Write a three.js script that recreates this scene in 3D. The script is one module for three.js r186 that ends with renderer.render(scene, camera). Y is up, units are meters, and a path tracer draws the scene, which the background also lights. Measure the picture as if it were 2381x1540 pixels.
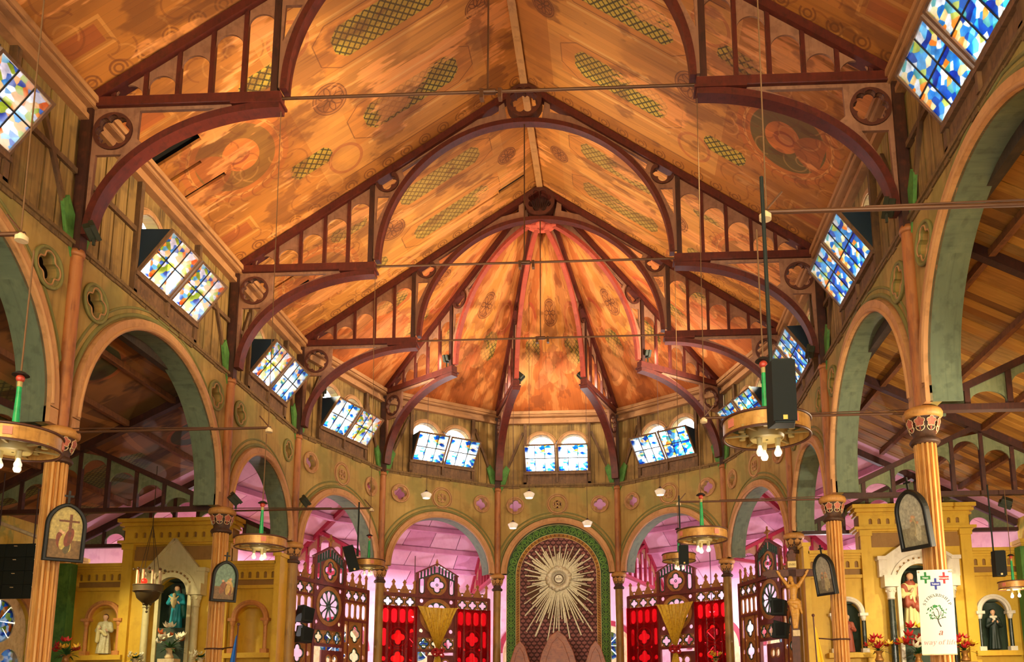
import * as THREE from 'three';
import { mergeGeometries, toCreasedNormals } from 'three/addons/utils/BufferGeometryUtils.js';
import { RectAreaLightUniformsLib } from 'three/addons/lights/RectAreaLightUniformsLib.js';
import { MarchingCubes } from 'three/addons/objects/MarchingCubes.js';

// ---------- camera, sky, exposure ----------
const scene = new THREE.Scene();
// the photograph is an off-centre cut-out of a wider view: the optical axis falls at pixel (1376, 1291)
const camera = new THREE.PerspectiveCamera(2 * Math.atan(1291.29 / 1989.34) * 180 / Math.PI, 2752.4 / 2582.58, 0.05, 400);
camera.setViewOffset(2752.4, 2582.58, 0, 0, 2381, 1540);
camera.position.set(1.636, 1.6, 10.377);
camera.rotation.order = 'YXZ';
camera.rotation.set(0.1708, 0.0287, -0.0132);
const renderer = new THREE.WebGLRenderer({ antialias: true });
renderer.toneMapping = THREE.LinearToneMapping;
renderer.toneMappingExposure = 1.05;
renderer.shadowMap.enabled = true;
RectAreaLightUniformsLib.init();
scene.background = new THREE.Color(0.92, 0.98, 1.0).multiplyScalar(13);

// ---------- layout (metres): nave runs along z, truss lines T0..T2, apse posts A1..A4 ----------
const NW = 5.5, ZM = 4.6, Z0 = 0, Z1 = -4.599, Z2 = -8.004, XA1 = NW * Math.cos(Math.PI / 5), XA2 = NW * Math.cos(Math.PI * 2 / 5), ZA1 = Z2 - NW * Math.sin(Math.PI / 5), ZA2 = Z2 - NW * Math.sin(Math.PI * 2 / 5);
const CAP = 5.17, STR = 7.7, SILL = 8.1, RIDGE = 13.645, SLOPE = 0.675, AISLE = 10.3, ZWEST = 15;
const roofY = (x) => RIDGE - SLOPE * Math.abs(x);

// ---------- helpers ----------
let seed = 7;
const rnd = () => { seed = (seed * 1664525 + 1013904223) >>> 0; return seed / 4294967296; };
const rr = (a, b) => a + (b - a) * rnd();
const V = (x, y, z) => new THREE.Vector3(x, y, z);
const PI = Math.PI;
function clean(g) {
  let r = g.index ? g.toNonIndexed() : g;
  if (!r.attributes.normal) r.computeVertexNormals();
  for (const k of Object.keys(r.attributes)) if (!['position', 'normal', 'uv'].includes(k)) r.deleteAttribute(k);
  return r;
}
// uv in metres from the face direction
function metreUV(g) {
  const p = g.attributes.position, n = g.attributes.normal, uv = new Float32Array(p.count * 2);
  for (let i = 0; i < p.count; i++) {
    const ax = Math.abs(n.getX(i)), ay = Math.abs(n.getY(i)), az = Math.abs(n.getZ(i));
    let u, v;
    if (az >= ax && az >= ay) { u = p.getX(i); v = p.getY(i); } else if (ax >= ay) { u = p.getZ(i); v = p.getY(i); } else { u = p.getX(i); v = p.getZ(i); }
    uv[2 * i] = u; uv[2 * i + 1] = v;
  }
  g.setAttribute('uv', new THREE.BufferAttribute(uv, 2));
  return g;
}
function merged(list, keepUV) {
  const a = (Array.isArray(list) ? list : [list]).map(clean);
  if (!keepUV) a.forEach(metreUV); else a.forEach((g) => { if (!g.attributes.uv) metreUV(g); });
  const g = a.length > 1 ? mergeGeometries(a, false) : a[0];
  return g;
}
function mesh(name, list, mat, parent, keepUV) {
  const m = new THREE.Mesh(merged(list, keepUV), mat);
  m.name = name; m.castShadow = m.receiveShadow = true;
  if (parent) parent.add(m);
  return m;
}
const taken = new Map();
function numbered(name) {
  const n = taken.get(name) ?? 0; taken.set(name, n + 1);
  return n ? name + '_' + String(n).padStart(3, '0') : name;
}
function thing(name, label, category, pos = [0, 0, 0], turn = 0, group) {
  const o = new THREE.Group(); o.name = numbered(name); o.position.set(...pos); o.rotation.y = turn;
  o.userData = { label, category }; if (group) o.userData.group = group;
  scene.add(o); return o;
}
function tag(m, label, category, group) { m.name = numbered(m.name); m.userData = { label, category }; if (group) m.userData.group = group; scene.add(m); return m; }
function struct(name, label, category) {
  const o = new THREE.Group(); o.name = name; o.userData = { kind: 'structure', label, category }; scene.add(o); return o;
}
function copyOf(o, label, pos, turn) {
  const c = o.clone(); c.name = numbered(o.name.replace(/_\d{3}$/, '')); c.userData = { ...o.userData, label };
  if (pos) c.position.set(...pos); if (turn !== undefined) c.rotation.y = turn; scene.add(c); return c;
}
const box = (w, h, d, x = 0, y = 0, z = 0) => new THREE.BoxGeometry(w, h, d).translate(x, y, z);
const bx = (x0, x1, y0, y1, z0, z1) => box(x1 - x0, y1 - y0, z1 - z0, (x0 + x1) / 2, (y0 + y1) / 2, (z0 + z1) / 2);
// bar between two points, w across, h in the plane of the bar and world up
function bar(a, b, w, h, up = V(0, 1, 0)) {
  const d = b.clone().sub(a), L = d.length(); d.normalize();
  let s = new THREE.Vector3().crossVectors(up, d); if (s.lengthSq() < 1e-6) s.set(1, 0, 0); s.normalize();
  const u = new THREE.Vector3().crossVectors(d, s);
  const g = new THREE.BoxGeometry(w, h, L);
  return g.applyMatrix4(new THREE.Matrix4().makeBasis(s, u, d).setPosition(a.clone().add(b).multiplyScalar(0.5)));
}
const cyl = (r0, r1, h, x = 0, y = 0, z = 0, n = 20, open = false) => new THREE.CylinderGeometry(r1, r0, h, n, 1, open).translate(x, y + h / 2, z);
const sph = (r, x = 0, y = 0, z = 0, w = 16, h = 12) => new THREE.SphereGeometry(r, w, h).translate(x, y, z);
const lathe = (pts, n = 28) => new THREE.LatheGeometry(pts.map((p) => new THREE.Vector2(p[0], p[1])), n);
const tube = (pts, r, n = 40, m = 8, closed = false) => new THREE.TubeGeometry(new THREE.CatmullRomCurve3(pts, closed, 'centripetal'), n, r, m, closed);
const rod = (a, b, r, m = 8) => { const L = a.distanceTo(b); const g = new THREE.CylinderGeometry(r, r, L, m); g.applyQuaternion(new THREE.Quaternion().setFromUnitVectors(V(0, 1, 0), b.clone().sub(a).normalize())); return g.translate((a.x + b.x) / 2, (a.y + b.y) / 2, (a.z + b.z) / 2); };
// plate: extruded outline (list of [x,y]) with holes, from z0 to z0+d
function plate(outline, holes, d, z0 = 0, bevel = 0) {
  const sh = new THREE.Shape(outline.map((p) => new THREE.Vector2(p[0], p[1])));
  for (const h of holes || []) sh.holes.push(new THREE.Path(h.map((p) => new THREE.Vector2(p[0], p[1]))));
  const g = new THREE.ExtrudeGeometry(sh, { depth: d - 2 * bevel, bevelEnabled: bevel > 0, bevelSize: bevel, bevelThickness: bevel, bevelOffset: -bevel, bevelSegments: 1, curveSegments: 8 });
  return g.translate(0, 0, z0 + bevel);
}
const arcPts = (cx, cy, a, b, t0, t1, n = 24) => Array.from({ length: n + 1 }, (_, i) => { const t = t0 + (t1 - t0) * i / n; return [cx + a * Math.cos(t), cy + b * Math.sin(t)]; });
const circ = (cx, cy, r, n = 28) => arcPts(cx, cy, r, r, 0, 2 * PI, n).slice(0, n);
// outline of n overlapping lobes around (cx, cy)
function foil(n, cx, cy, dist, r, turn = 0, seg = 8, kx = 1) {
  const m = dist * Math.cos(PI / n) + Math.sqrt(Math.max(0, r * r - (dist * Math.sin(PI / n)) ** 2)), out = [];
  for (let i = 0; i < n; i++) {
    const a = turn + i * 2 * PI / n, c = [dist * Math.cos(a), dist * Math.sin(a)];
    const p0 = [m * Math.cos(a - PI / n), m * Math.sin(a - PI / n)], p1 = [m * Math.cos(a + PI / n), m * Math.sin(a + PI / n)];
    let t0 = Math.atan2(p0[1] - c[1], p0[0] - c[0]), t1 = Math.atan2(p1[1] - c[1], p1[0] - c[0]); while (t1 < t0) t1 += 2 * PI;
    for (let k = 0; k < seg; k++) { const t = t0 + (t1 - t0) * k / seg; out.push([cx + kx * (c[0] + r * Math.cos(t)), cy + c[1] + r * Math.sin(t)]); }
  }
  return out;
}
const ringBand = (cx, cy, a0, b0, a1, b1, t0, t1, d, z0, n = 32) => plate([...arcPts(cx, cy, a1, b1, t0, t1, n), ...arcPts(cx, cy, a0, b0, t1, t0, n)], [], d, z0);
const scaleU = (pts, k) => pts.map((p) => [p[0] * k, p[1]]);

// ---------- textures ----------
const hash = (x, y, s) => { let h = Math.imul(x, 374761393) + Math.imul(y, 668265263) + Math.imul(s, 974634777); h = Math.imul(h ^ (h >>> 13), 1274126177); return ((h ^ (h >>> 16)) >>> 0) / 4294967296; };
function vnoise(x, y, px, py, s) {
  const ix = Math.floor(x), iy = Math.floor(y), fx = x - ix, fy = y - iy, sx = fx * fx * (3 - 2 * fx), sy = fy * fy * (3 - 2 * fy);
  const w = (a, p) => ((a % p) + p) % p, x0 = w(ix, px), x1 = w(ix + 1, px), y0 = w(iy, py), y1 = w(iy + 1, py);
  const a = hash(x0, y0, s), b = hash(x1, y0, s), c = hash(x0, y1, s), d = hash(x1, y1, s);
  return a + (b - a) * sx + (c - a) * sy + (a - b - c + d) * sx * sy;
}
function fbm(u, v, fx, fy, oct, s) { let t = 0, a = 0.5, m = 0; for (let o = 0; o < oct; o++) { t += a * vnoise(u * fx, v * fy, fx, fy, s + o); m += a; a *= 0.55; fx *= 2; fy *= 2; } return t / m; }
const mix3 = (a, b, t) => [a[0] + (b[0] - a[0]) * t, a[1] + (b[1] - a[1]) * t, a[2] + (b[2] - a[2]) * t];
const sstep = (a, b, x) => { const t = Math.min(1, Math.max(0, (x - a) / (b - a))); return t * t * (3 - 2 * t); };
function dataTex(w, h, fn, rep, srgb = true) {
  const d = new Uint8Array(w * h * 4);
  for (let j = 0; j < h; j++) for (let i = 0; i < w; i++) { const c = fn((i + 0.5) / w, (j + 0.5) / h), o = (j * w + i) * 4; d[o] = Math.max(0, Math.min(255, c[0])); d[o + 1] = Math.max(0, Math.min(255, c[1])); d[o + 2] = Math.max(0, Math.min(255, c[2])); d[o + 3] = 255; }
  const t = new THREE.DataTexture(d, w, h, THREE.RGBAFormat); t.magFilter = THREE.LinearFilter; t.minFilter = THREE.LinearMipmapLinearFilter; t.wrapS = t.wrapT = THREE.RepeatWrapping;
  if (srgb) t.colorSpace = THREE.SRGBColorSpace; if (rep) t.repeat.set(1 / rep[0], 1 / rep[1]); t.needsUpdate = true; return t;
}
function canvasTex(w, h, draw, post) {
  const c = document.createElement('canvas'); c.width = w; c.height = h; const x = c.getContext('2d'); draw(x, w, h);
  if (post) { const im = x.getImageData(0, 0, w, h), d = im.data; for (let j = 0; j < h; j++) for (let i = 0; i < w; i++) { const o = (j * w + i) * 4, r = post([d[o], d[o + 1], d[o + 2]], i / w, j / h); d[o] = r[0]; d[o + 1] = r[1]; d[o + 2] = r[2]; } x.putImageData(im, 0, 0); }
  const t = new THREE.CanvasTexture(c); t.colorSpace = THREE.SRGBColorSpace; t.wrapS = t.wrapT = THREE.ClampToEdgeWrapping; return t;
}
const std = (o) => new THREE.MeshStandardMaterial({ roughness: 0.8, metalness: 0, ...o });
const phys = (o) => new THREE.MeshPhysicalMaterial({ roughness: 0.6, metalness: 0, ...o });
// mottled paint: three tones blended by noise, streaks along y
function paintTex(base, light, dark, opt = {}) {
  const { size = 512, rep = [3, 3], fx = 6, fy = 6, sfx = 40, sfy = 4, streak = 0.35, patch = 0.5, extra, s = 1, gamma = 1 } = opt;
  return dataTex(size, size, (u, v) => {
    const n = fbm(u, v, fx, fy, 5, s), m = fbm(u, v, sfx, sfy, 3, s + 20), k = fbm(u, v, fx * 2, fy * 2, 4, s + 40);
    let c = mix3(base, light, sstep(0.5, 0.78, n) * patch + sstep(0.55, 0.8, m) * streak * 0.8);
    c = mix3(c, dark, sstep(0.5, 0.25, k) * patch * 0.8 + sstep(0.45, 0.2, m) * streak);
    if (extra) c = extra(c, u, v, n, k);
    return c;
  }, rep);
}
// ---------- materials ----------
const M = {};
M.iron = std({ map: paintTex([84, 28, 20], [112, 42, 28], [50, 18, 12], { rep: [0.8, 0.8], s: 3, streak: 0.2 }), roughness: 0.5 });
M.ironDark = std({ map: paintTex([62, 30, 22], [92, 44, 30], [38, 18, 14], { rep: [0.8, 0.8], s: 4 }), roughness: 0.55 });
M.web = std({ map: paintTex([150, 104, 78], [172, 124, 92], [112, 76, 56], { rep: [1.2, 1.2], s: 5, streak: 0.2 }), roughness: 0.75 });
M.webGreen = std({ map: paintTex([112, 118, 84], [136, 138, 98], [76, 86, 58], { rep: [1, 1], s: 6, streak: 0.2 }), roughness: 0.75 });
M.rosette = std({ map: paintTex([84, 38, 26], [110, 56, 36], [52, 24, 18], { rep: [0.8, 0.8], s: 7 }), roughness: 0.6 });
M.ribRed = std({ map: paintTex([160, 62, 46], [180, 84, 62], [120, 42, 32], { rep: [1, 1], s: 9, streak: 0.2 }), roughness: 0.6 });
M.hubRed = std({ map: paintTex([206, 92, 70], [222, 118, 92], [160, 62, 46], { rep: [1, 1], s: 8, streak: 0.2 }), roughness: 0.6 });
// plaster over boards: tan, olive and green patches with vertical runs
const olive = (c, u, v) => { const g = fbm(u, v, 5, 4, 4, 91); return mix3(c, [128, 122, 62], sstep(0.56, 0.72, g) * 0.55); };
M.wall = std({ map: paintTex([162, 130, 68], [190, 160, 92], [112, 88, 44], { size: 1024, rep: [4.2, 4.2], s: 11, sfx: 60, sfy: 5, streak: 0.3, extra: olive }), roughness: 0.85, bumpMap: dataTex(512, 512, (u, v) => { const n = 255 * fbm(u, v, 24, 24, 4, 12); return [n, n, n]; }, [3, 3], false), bumpScale: 0.006 });
M.clere = std({ map: paintTex([138, 106, 56], [176, 140, 80], [84, 62, 32], { size: 1024, rep: [3.6, 3.6], s: 15, sfx: 90, sfy: 3, streak: 0.6, extra: (c, u, v) => mix3(c, [118, 112, 52], sstep(0.58, 0.74, fbm(u, v, 7, 3, 4, 92)) * 0.5) }), roughness: 0.85, bumpMap: dataTex(512, 512, (u, v) => { const b = (u * 24) % 1, n = 150 * fbm(u, v, 60, 6, 3, 16) + (b < 0.06 ? 0 : 100); return [n, n, n]; }, [3.6, 3.6], false), bumpScale: 0.01 });
M.mould = std({ map: paintTex([176, 128, 82], [204, 158, 106], [122, 84, 50], { rep: [2, 2], s: 17 }), roughness: 0.7 });
M.archTrim = std({ map: paintTex([190, 138, 88], [212, 164, 108], [142, 98, 56], { rep: [1.6, 1.6], s: 18, streak: 0.2 }), roughness: 0.7 });
M.soffit = std({ map: paintTex([96, 108, 84], [120, 130, 100], [64, 76, 58], { rep: [1.4, 1.4], s: 19, streak: 0.25 }), roughness: 0.7 });
M.olive = std({ map: paintTex([122, 116, 62], [144, 136, 78], [92, 90, 46], { rep: [1.6, 1.6], s: 20 }), roughness: 0.8 });
M.stringDark = std({ map: paintTex([112, 84, 46], [140, 108, 62], [76, 56, 32], { rep: [1, 1], s: 21 }), roughness: 0.85 });
M.cornice = std({ map: paintTex([168, 118, 74], [196, 150, 98], [112, 74, 44], { rep: [2.4, 2.4], sfx: 4, sfy: 40, s: 22, streak: 0.4 }), roughness: 0.7 });
M.brace = std({ map: paintTex([96, 66, 38], [128, 92, 52], [60, 42, 26], { rep: [1, 1], s: 23 }), roughness: 0.8 });
M.leafGreen = std({ map: paintTex([74, 122, 50], [100, 146, 66], [48, 88, 36], { rep: [1, 1], s: 24 }), roughness: 0.75 });
M.navy = std({ color: 0x0e2636, roughness: 0.55 });
M.frameWood = std({ map: paintTex([104, 72, 44], [136, 98, 62], [64, 44, 28], { rep: [1, 1], s: 25 }), roughness: 0.7 });
M.lead = std({ color: 0x1c1a18, roughness: 0.6 });
M.shaft = std({ map: paintTex([204, 146, 72], [222, 168, 92], [152, 100, 48], { rep: [0.7, 2.1], s: 26, streak: 0.4 }), roughness: 0.55 });
M.shaftUp = std({ map: paintTex([166, 102, 54], [188, 124, 70], [118, 66, 36], { rep: [0.7, 2.1], s: 27, streak: 0.3 }), roughness: 0.5 });
M.shaftOlive = std({ map: paintTex([150, 112, 46], [176, 138, 62], [104, 78, 32], { rep: [0.7, 2.1], s: 28, streak: 0.3 }), roughness: 0.5 });
M.capTan = std({ map: paintTex([188, 132, 64], [206, 152, 80], [140, 94, 44], { rep: [0.6, 0.6], s: 29 }), roughness: 0.6 });
M.capDark = std({ map: paintTex([70, 44, 30], [98, 62, 40], [44, 28, 20], { rep: [0.6, 0.6], s: 30 }), roughness: 0.6 });
M.capRose = std({ map: paintTex([176, 92, 68], [200, 120, 92], [130, 60, 44], { rep: [0.4, 0.4], s: 31 }), roughness: 0.6 });
M.cream = std({ map: paintTex([216, 192, 146], [230, 210, 168], [180, 154, 110], { rep: [0.6, 0.6], s: 32 }), roughness: 0.65 });
M.rope = std({ color: 0x6a4a2c, roughness: 0.9 });
M.steel = std({ color: 0x5a3a26, roughness: 0.45, metalness: 0.3 });
M.brass = std({ map: paintTex([168, 116, 52], [190, 140, 70], [120, 80, 36], { rep: [0.5, 0.5], s: 33 }), roughness: 0.4, metalness: 0.35 });
M.black = std({ color: 0x0c1512, roughness: 0.5 });
M.floor = std({ map: paintTex([150, 118, 86], [170, 138, 104], [120, 92, 66], { rep: [2, 2], s: 34 }), roughness: 0.5 });
M.outer = std({ color: 0x9a8f80, roughness: 0.9 });
M.void = std({ color: 0x14100c, roughness: 1 });
M.bulb = phys({ color: 0xf4efe4, roughness: 0.25, emissive: 0xfff0d8, emissiveIntensity: 0.35 });
M.globe = phys({ color: 0xf2ead6, roughness: 0.3, emissive: 0xffe9c8, emissiveIntensity: 0.12 });
M.pink = std({ map: paintTex([228, 172, 204], [236, 190, 216], [208, 148, 186], { rep: [2, 2], s: 35, streak: 0.2, patch: 0.35 }), roughness: 0.8 });
M.pinkDeep = std({ map: paintTex([208, 138, 180], [220, 158, 194], [182, 110, 154], { rep: [2, 2], s: 36, streak: 0.2, patch: 0.35 }), roughness: 0.8 });
M.crimson = std({ map: paintTex([150, 24, 54], [176, 40, 70], [112, 14, 38], { rep: [1, 1], s: 37, streak: 0.2 }), roughness: 0.6 });
M.pinkWall = std({ map: paintTex([220, 170, 192], [230, 186, 204], [196, 140, 168], { rep: [2, 2], s: 38, streak: 0.2 }), roughness: 0.85 });
const plankTones = [[176, 122, 46], [150, 100, 38], [190, 138, 56], [128, 84, 34], [160, 120, 60]];
M.planks = plankTones.map((c, i) => std({ map: paintTex(c, [c[0] + 26, c[1] + 22, c[2] + 14], [c[0] - 34, c[1] - 26, c[2] - 14], { size: 256, rep: [1.7, 1.7], fx: 3, fy: 6, sfx: 4, sfy: 60, streak: 0.5, s: 50 + i }), roughness: 0.75 }));
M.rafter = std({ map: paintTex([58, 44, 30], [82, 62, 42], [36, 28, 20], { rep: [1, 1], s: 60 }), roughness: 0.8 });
M.purlin = std({ map: paintTex([124, 74, 36], [150, 94, 48], [84, 48, 26], { rep: [1, 1], s: 61 }), roughness: 0.75 });
// ---------- nave and apse walls, bay by bay ----------
const ST = [[-NW, ZM], [-NW, Z0], [-NW, Z1], [-NW, Z2], [-XA1, ZA1], [-XA2, ZA2], [XA2, ZA2], [XA1, ZA1], [NW, Z2], [NW, Z1], [NW, Z0], [NW, ZM]];
const bayFrame = (i) => { const [x0, z0] = ST[i], [x1, z1] = ST[i + 1], dx = x1 - x0, dz = z1 - z0; return { x0, z0, L: Math.hypot(dx, dz), turn: Math.atan2(-dz, dx) }; };
const place = (o, f) => { o.position.set(f.x0, 0, f.z0); o.rotation.y = f.turn; return o; };
const wallLeft = struct('wall_left', 'left nave wall of arches with clerestory band above', 'wall');
const wallApse = struct('wall_apse', 'polygonal apse wall of arches behind the sanctuary', 'wall');
const wallRight = struct('wall_right', 'right nave wall of arches with clerestory band above', 'wall');

// stained glass: clusters of small coloured facets
const glassPal = { cool: [[30, 120, 205], [54, 160, 225], [140, 205, 235], [235, 240, 240], [40, 90, 180], [110, 190, 190], [250, 176, 90], [196, 206, 110], [230, 232, 236], [90, 170, 220], [245, 222, 180], [20, 100, 190]], warm: [[235, 130, 60], [60, 140, 205], [240, 240, 240], [150, 200, 225], [245, 200, 150], [70, 90, 170], [225, 220, 230], [180, 190, 90], [120, 150, 210], [240, 170, 100]] };
function glassTex(pal, s, bright) {
  const P = [], N = 12;
  for (let i = 0; i < N; i++) for (let j = 0; j < N; j++) P.push([(i + hash(i, j, s)) / N, (j + hash(i, j, s + 1)) / N, pal[Math.floor(hash(i, j, s + 2) * pal.length)]]);
  return dataTex(256, 256, (u, v) => {
    const wu = u + 0.02 * (fbm(u, v, 8, 8, 2, s + 5) - 0.5), wv = v + 0.02 * (fbm(u, v, 8, 8, 2, s + 6) - 0.5);
    let b = 9, b2 = 9, c = pal[0]; const ci = Math.floor(wu * N), cj = Math.floor(wv * N);
    for (let a = -1; a <= 1; a++) for (let e = -1; e <= 1; e++) {
      const ii = ((ci + a) % N + N) % N, jj = ((cj + e) % N + N) % N, p = P[ii * N + jj];
      let du = Math.abs(p[0] - wu), dv = Math.abs(p[1] - wv); du = Math.min(du, 1 - du); dv = Math.min(dv, 1 - dv); const d = Math.hypot(du, dv);
      if (d < b) { b2 = b; b = d; c = p[2]; } else if (d < b2) b2 = d;
    }
    const k = 0.82 + 0.36 * fbm(u, v, 20, 20, 3, s + 9);
    c = mix3(c.map((x) => x * k), [246, 248, 250], bright * sstep(0.42, 0.62, fbm(u, v, 3, 3, 3, s + 12)));  // white patches painted in for sky glare blowing out the panes
    return c;
  });
}
const stained = [glassTex(glassPal.cool, 301, 0.35), glassTex(glassPal.warm, 331, 0.6), glassTex(glassPal.cool, 361, 0.95), glassTex(glassPal.warm, 391, 0.3)];
M.glass = stained.map((t) => phys({ map: t, transmission: 0.9, thickness: 0, roughness: 0.42, ior: 1.3, side: THREE.DoubleSide }));
function paneGeo(w, h, u0, v0, du, dv) {
  const g = new THREE.BoxGeometry(w, h, 0.006), p = g.attributes.position, uv = g.attributes.uv;
  for (let i = 0; i < p.count; i++) uv.setXY(i, u0 + (p.getX(i) / w + 0.5) * du, v0 + (p.getY(i) / h + 0.5) * dv);
  return g;
}
const paneCache = new Map();
const wide = { crown: 7.4, gap: 0.27, y0: 5.37 }, slim = { crown: 6.63, gap: 0.24, y0: 5.17 };
const bays = [[wallLeft, wide, 3, 1], [wallLeft, wide, 1, 1], [wallLeft, slim, 1, 2], [wallApse, slim, 2, 1], [wallApse, slim, 2, 2], [wallApse, slim, 2, 2], [wallApse, slim, 2, 0], [wallApse, slim, 0, 0], [wallRight, slim, 0, 0], [wallRight, wide, 0, 0], [wallRight, wide, 0, 0]].map(([wall, k, ga, gb]) => ({ wall, ...k, wp: 1.72, glass: [ga, gb] }));
const winLabel = ['nearest left wall at the edge of the frame', 'left wall above the first full arch', 'left wall beyond the second truss', 'first apse bay on the left beside the lit flood lamp', 'apse bay left of the central panel', 'middle of the apse above the sunburst panel', 'apse bay right of the central panel', 'last apse bay on the right behind the big hanging speaker', 'right wall just above the big hanging speaker', 'right wall above the first full arch', 'nearest right wall at the top corner of the frame'];
const archOf = (i) => { const f = bayFrame(i), b = bays[i]; return { c: f.L / 2, a: f.L / 2 - b.gap, y0: b.y0, b: b.crown - b.y0 }; };
bays.forEach((b, i) => {
  const f = bayFrame(i), L = f.L, A = archOf(i), apse = b.wall === wallApse, add = (name, list, mat) => place(mesh(name, list, mat, b.wall), f);
  const c = A.c, qx = 0.5, qs = L > 4 ? 0.95 : 0.86, qd = 0.105 * qs, qr = 0.1 * qs, qy = 7.14;
  const outline = [[0, CAP], [c - A.a, CAP], ...arcPts(c, A.y0, A.a, A.b, PI, 0, 48), [c + A.a, CAP], [L, CAP], [L, STR], [0, STR]];
  const qh = [qx, L - qx].map((x) => foil(4, x, qy, qd, qr));
  add('spandrel', plate(outline, qh, 0.12, -0.15), M.wall);
  add('soffit_lining', plate([[c - A.a, CAP], ...arcPts(c, A.y0, A.a, A.b, PI, 0, 48), [c + A.a, CAP], [c + A.a - 0.03, CAP], ...arcPts(c, A.y0, A.a - 0.03, A.b - 0.03, 0, PI, 48), [c - A.a + 0.03, CAP]], [], 0.4, -0.4), M.soffit);
  add('archivolt', [ringBand(c, A.y0, A.a - 0.03, A.b - 0.03, A.a + 0.13, A.b + 0.13, 0, PI, 0.085, -0.03, 48), bx(c - A.a - 0.13, c - A.a + 0.03, CAP, A.y0 + 0.01, -0.03, 0.055), bx(c + A.a - 0.03, c + A.a + 0.13, CAP, A.y0 + 0.01, -0.03, 0.055),
    tube(arcPts(c, A.y0, A.a + 0.0, A.b + 0.0, 0.02, PI - 0.02, 40).map((p) => V(p[0], p[1], 0.055)), 0.028, 64, 6)], M.archTrim);
  add('arch_moulding', [tube(arcPts(c, A.y0, A.a + 0.19, A.b + 0.19, 0.1, PI - 0.1, 40).map((p) => V(p[0], p[1], -0.025)), 0.035, 64, 6),
    tube(arcPts(c, A.y0, A.a + 0.3, A.b + 0.3, 0.3, PI - 0.3, 40).map((p) => V(p[0], Math.min(p[1], STR - 0.04), -0.03)), 0.022, 64, 6)], M.olive);
  for (const x of [qx, L - qx]) {
    add('quatrefoil_ring', [plate(circ(x, qy, 0.285 * qs), [foil(4, x, qy, qd, qr)], 0.03, -0.03), new THREE.TorusGeometry(0.27 * qs, 0.025, 6, 32).translate(x, qy, 0.0)], apse ? M.mould : M.olive);
    add('quatrefoil_bead', tube(foil(4, x, qy, qd + 0.012, qr + 0.012, 0, 4).map((p) => V(p[0], p[1], 0.004)), 0.012, 64, 5, true), M.mould);
  }
  if (i > 2 && i < 8) add('emblem', [new THREE.TorusGeometry(0.25, 0.025, 6, 32).translate(c, 7.16, -0.02), new THREE.TorusGeometry(0.3, 0.014, 5, 32).translate(c, 7.16, -0.025), plate(foil(4, c, 7.16, 0.09, 0.055, PI / 4), [foil(4, c, 7.16, 0.09, 0.03, PI / 4)], 0.025, -0.03), bx(c - 0.02, c + 0.02, 7.03, 7.29, -0.03, -0.005), bx(c - 0.13, c + 0.13, 7.14, 7.18, -0.03, -0.005)], M.mould);
  // string course with a broken lower lip
  const lip = []; for (let x = 0.1; x < L - 0.1;) { const w = rr(0.12, 0.4); lip.push(bx(x, Math.min(L - 0.1, x + w), STR - rr(0.03, 0.07), STR + 0.005, -0.03, rr(-0.015, 0.005))); x += w + rr(0.0, 0.03); }
  add('string_course', [bx(0, L, STR, STR + 0.05, -0.2, 0.02), ...lip], M.stringDark);
  // clerestory panel with a pair of round-headed openings
  const ow = (b.wp - 0.16) / 2, ytop = 9.23, rise = Math.min(ow / 2, 0.42), ys = ytop - rise;
  const opens = [c - 0.08 - ow / 2, c + 0.08 + ow / 2], hole = (x, e = 0) => [[x - ow / 2 - e, SILL], ...arcPts(x, ys, ow / 2 + e, rise + e, PI, 0, 20), [x + ow / 2 + e, SILL]];
  add('clerestory_panel', plate([[0, STR + 0.05], [L, STR + 0.05], [L, 9.88], [0, 9.88]], opens.map((x) => hole(x)), 0.2, -0.3), M.clere);
  for (const x of opens) add('window_hood', [ringBand(x, ys, ow / 2 + 0.01, rise + 0.01, ow / 2 + 0.075, rise + 0.075, 0, PI, 0.05, -0.12, 24), tube(arcPts(x, ys, ow / 2 + 0.1, rise + 0.1, 0, PI, 20).map((p) => V(p[0], p[1], -0.1)), 0.018, 32, 5)], M.mould);
  const wl = c - b.wp / 2, wr = c + b.wp / 2;
  for (const x of [wl - 0.06, wr + 0.06]) add('stud', bx(x - 0.045, x + 0.045, STR + 0.05, 9.57, -0.1, 0.0), M.brace);
  for (let x = 0.3; x < L - 0.2; x += 0.28) if ((x < wl - 0.2 || x > wr + 0.2) && Math.abs(x - c) > 0) add('clerestory_board', bx(x, x + 0.25, STR + 0.06, 9.55, -0.1, -0.085 + rr(0, 0.012)), M.clere);
  if (!apse) for (const [p, q] of [[0.1, wl - 0.1], [wr + 0.1, L - 0.1]]) add('wall_rail', bx(p, q, 8.72, 8.8, -0.1, -0.03), M.brace);
  const dx = Math.min(0.9, wl - 0.12);
  for (const s of [0, 1]) {
    const X = (x) => (s ? L - x : x);
    add('brace', bar(V(X(0.1), STR + 0.12, -0.05), V(X(dx), 9.3, -0.05), 0.05, 0.07), M.brace);
    const tri = [[X(0.09), STR - 0.18], [X(0.09), STR + 0.42], [X(0.24), STR + 0.62], [X(0.34), STR + 0.5], [X(0.22), STR + 0.1]];
    add('gusset', plate(s ? tri : tri.slice().reverse(), [], 0.05, -0.06), M.leafGreen);
  }
  add('sill_box', [bx(wl - 0.1, wr + 0.1, SILL - 0.07, SILL - 0.005, -0.12, 0.03), bx(wl - 0.1, wr + 0.1, STR + 0.05, STR + 0.11, -0.12, 0.0), bx(wl, wr, STR + 0.1, SILL - 0.05, -0.12, -0.03), bx(c - 0.03, c + 0.03, STR + 0.1, SILL - 0.05, -0.1, 0.02)], M.frameWood);
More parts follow.
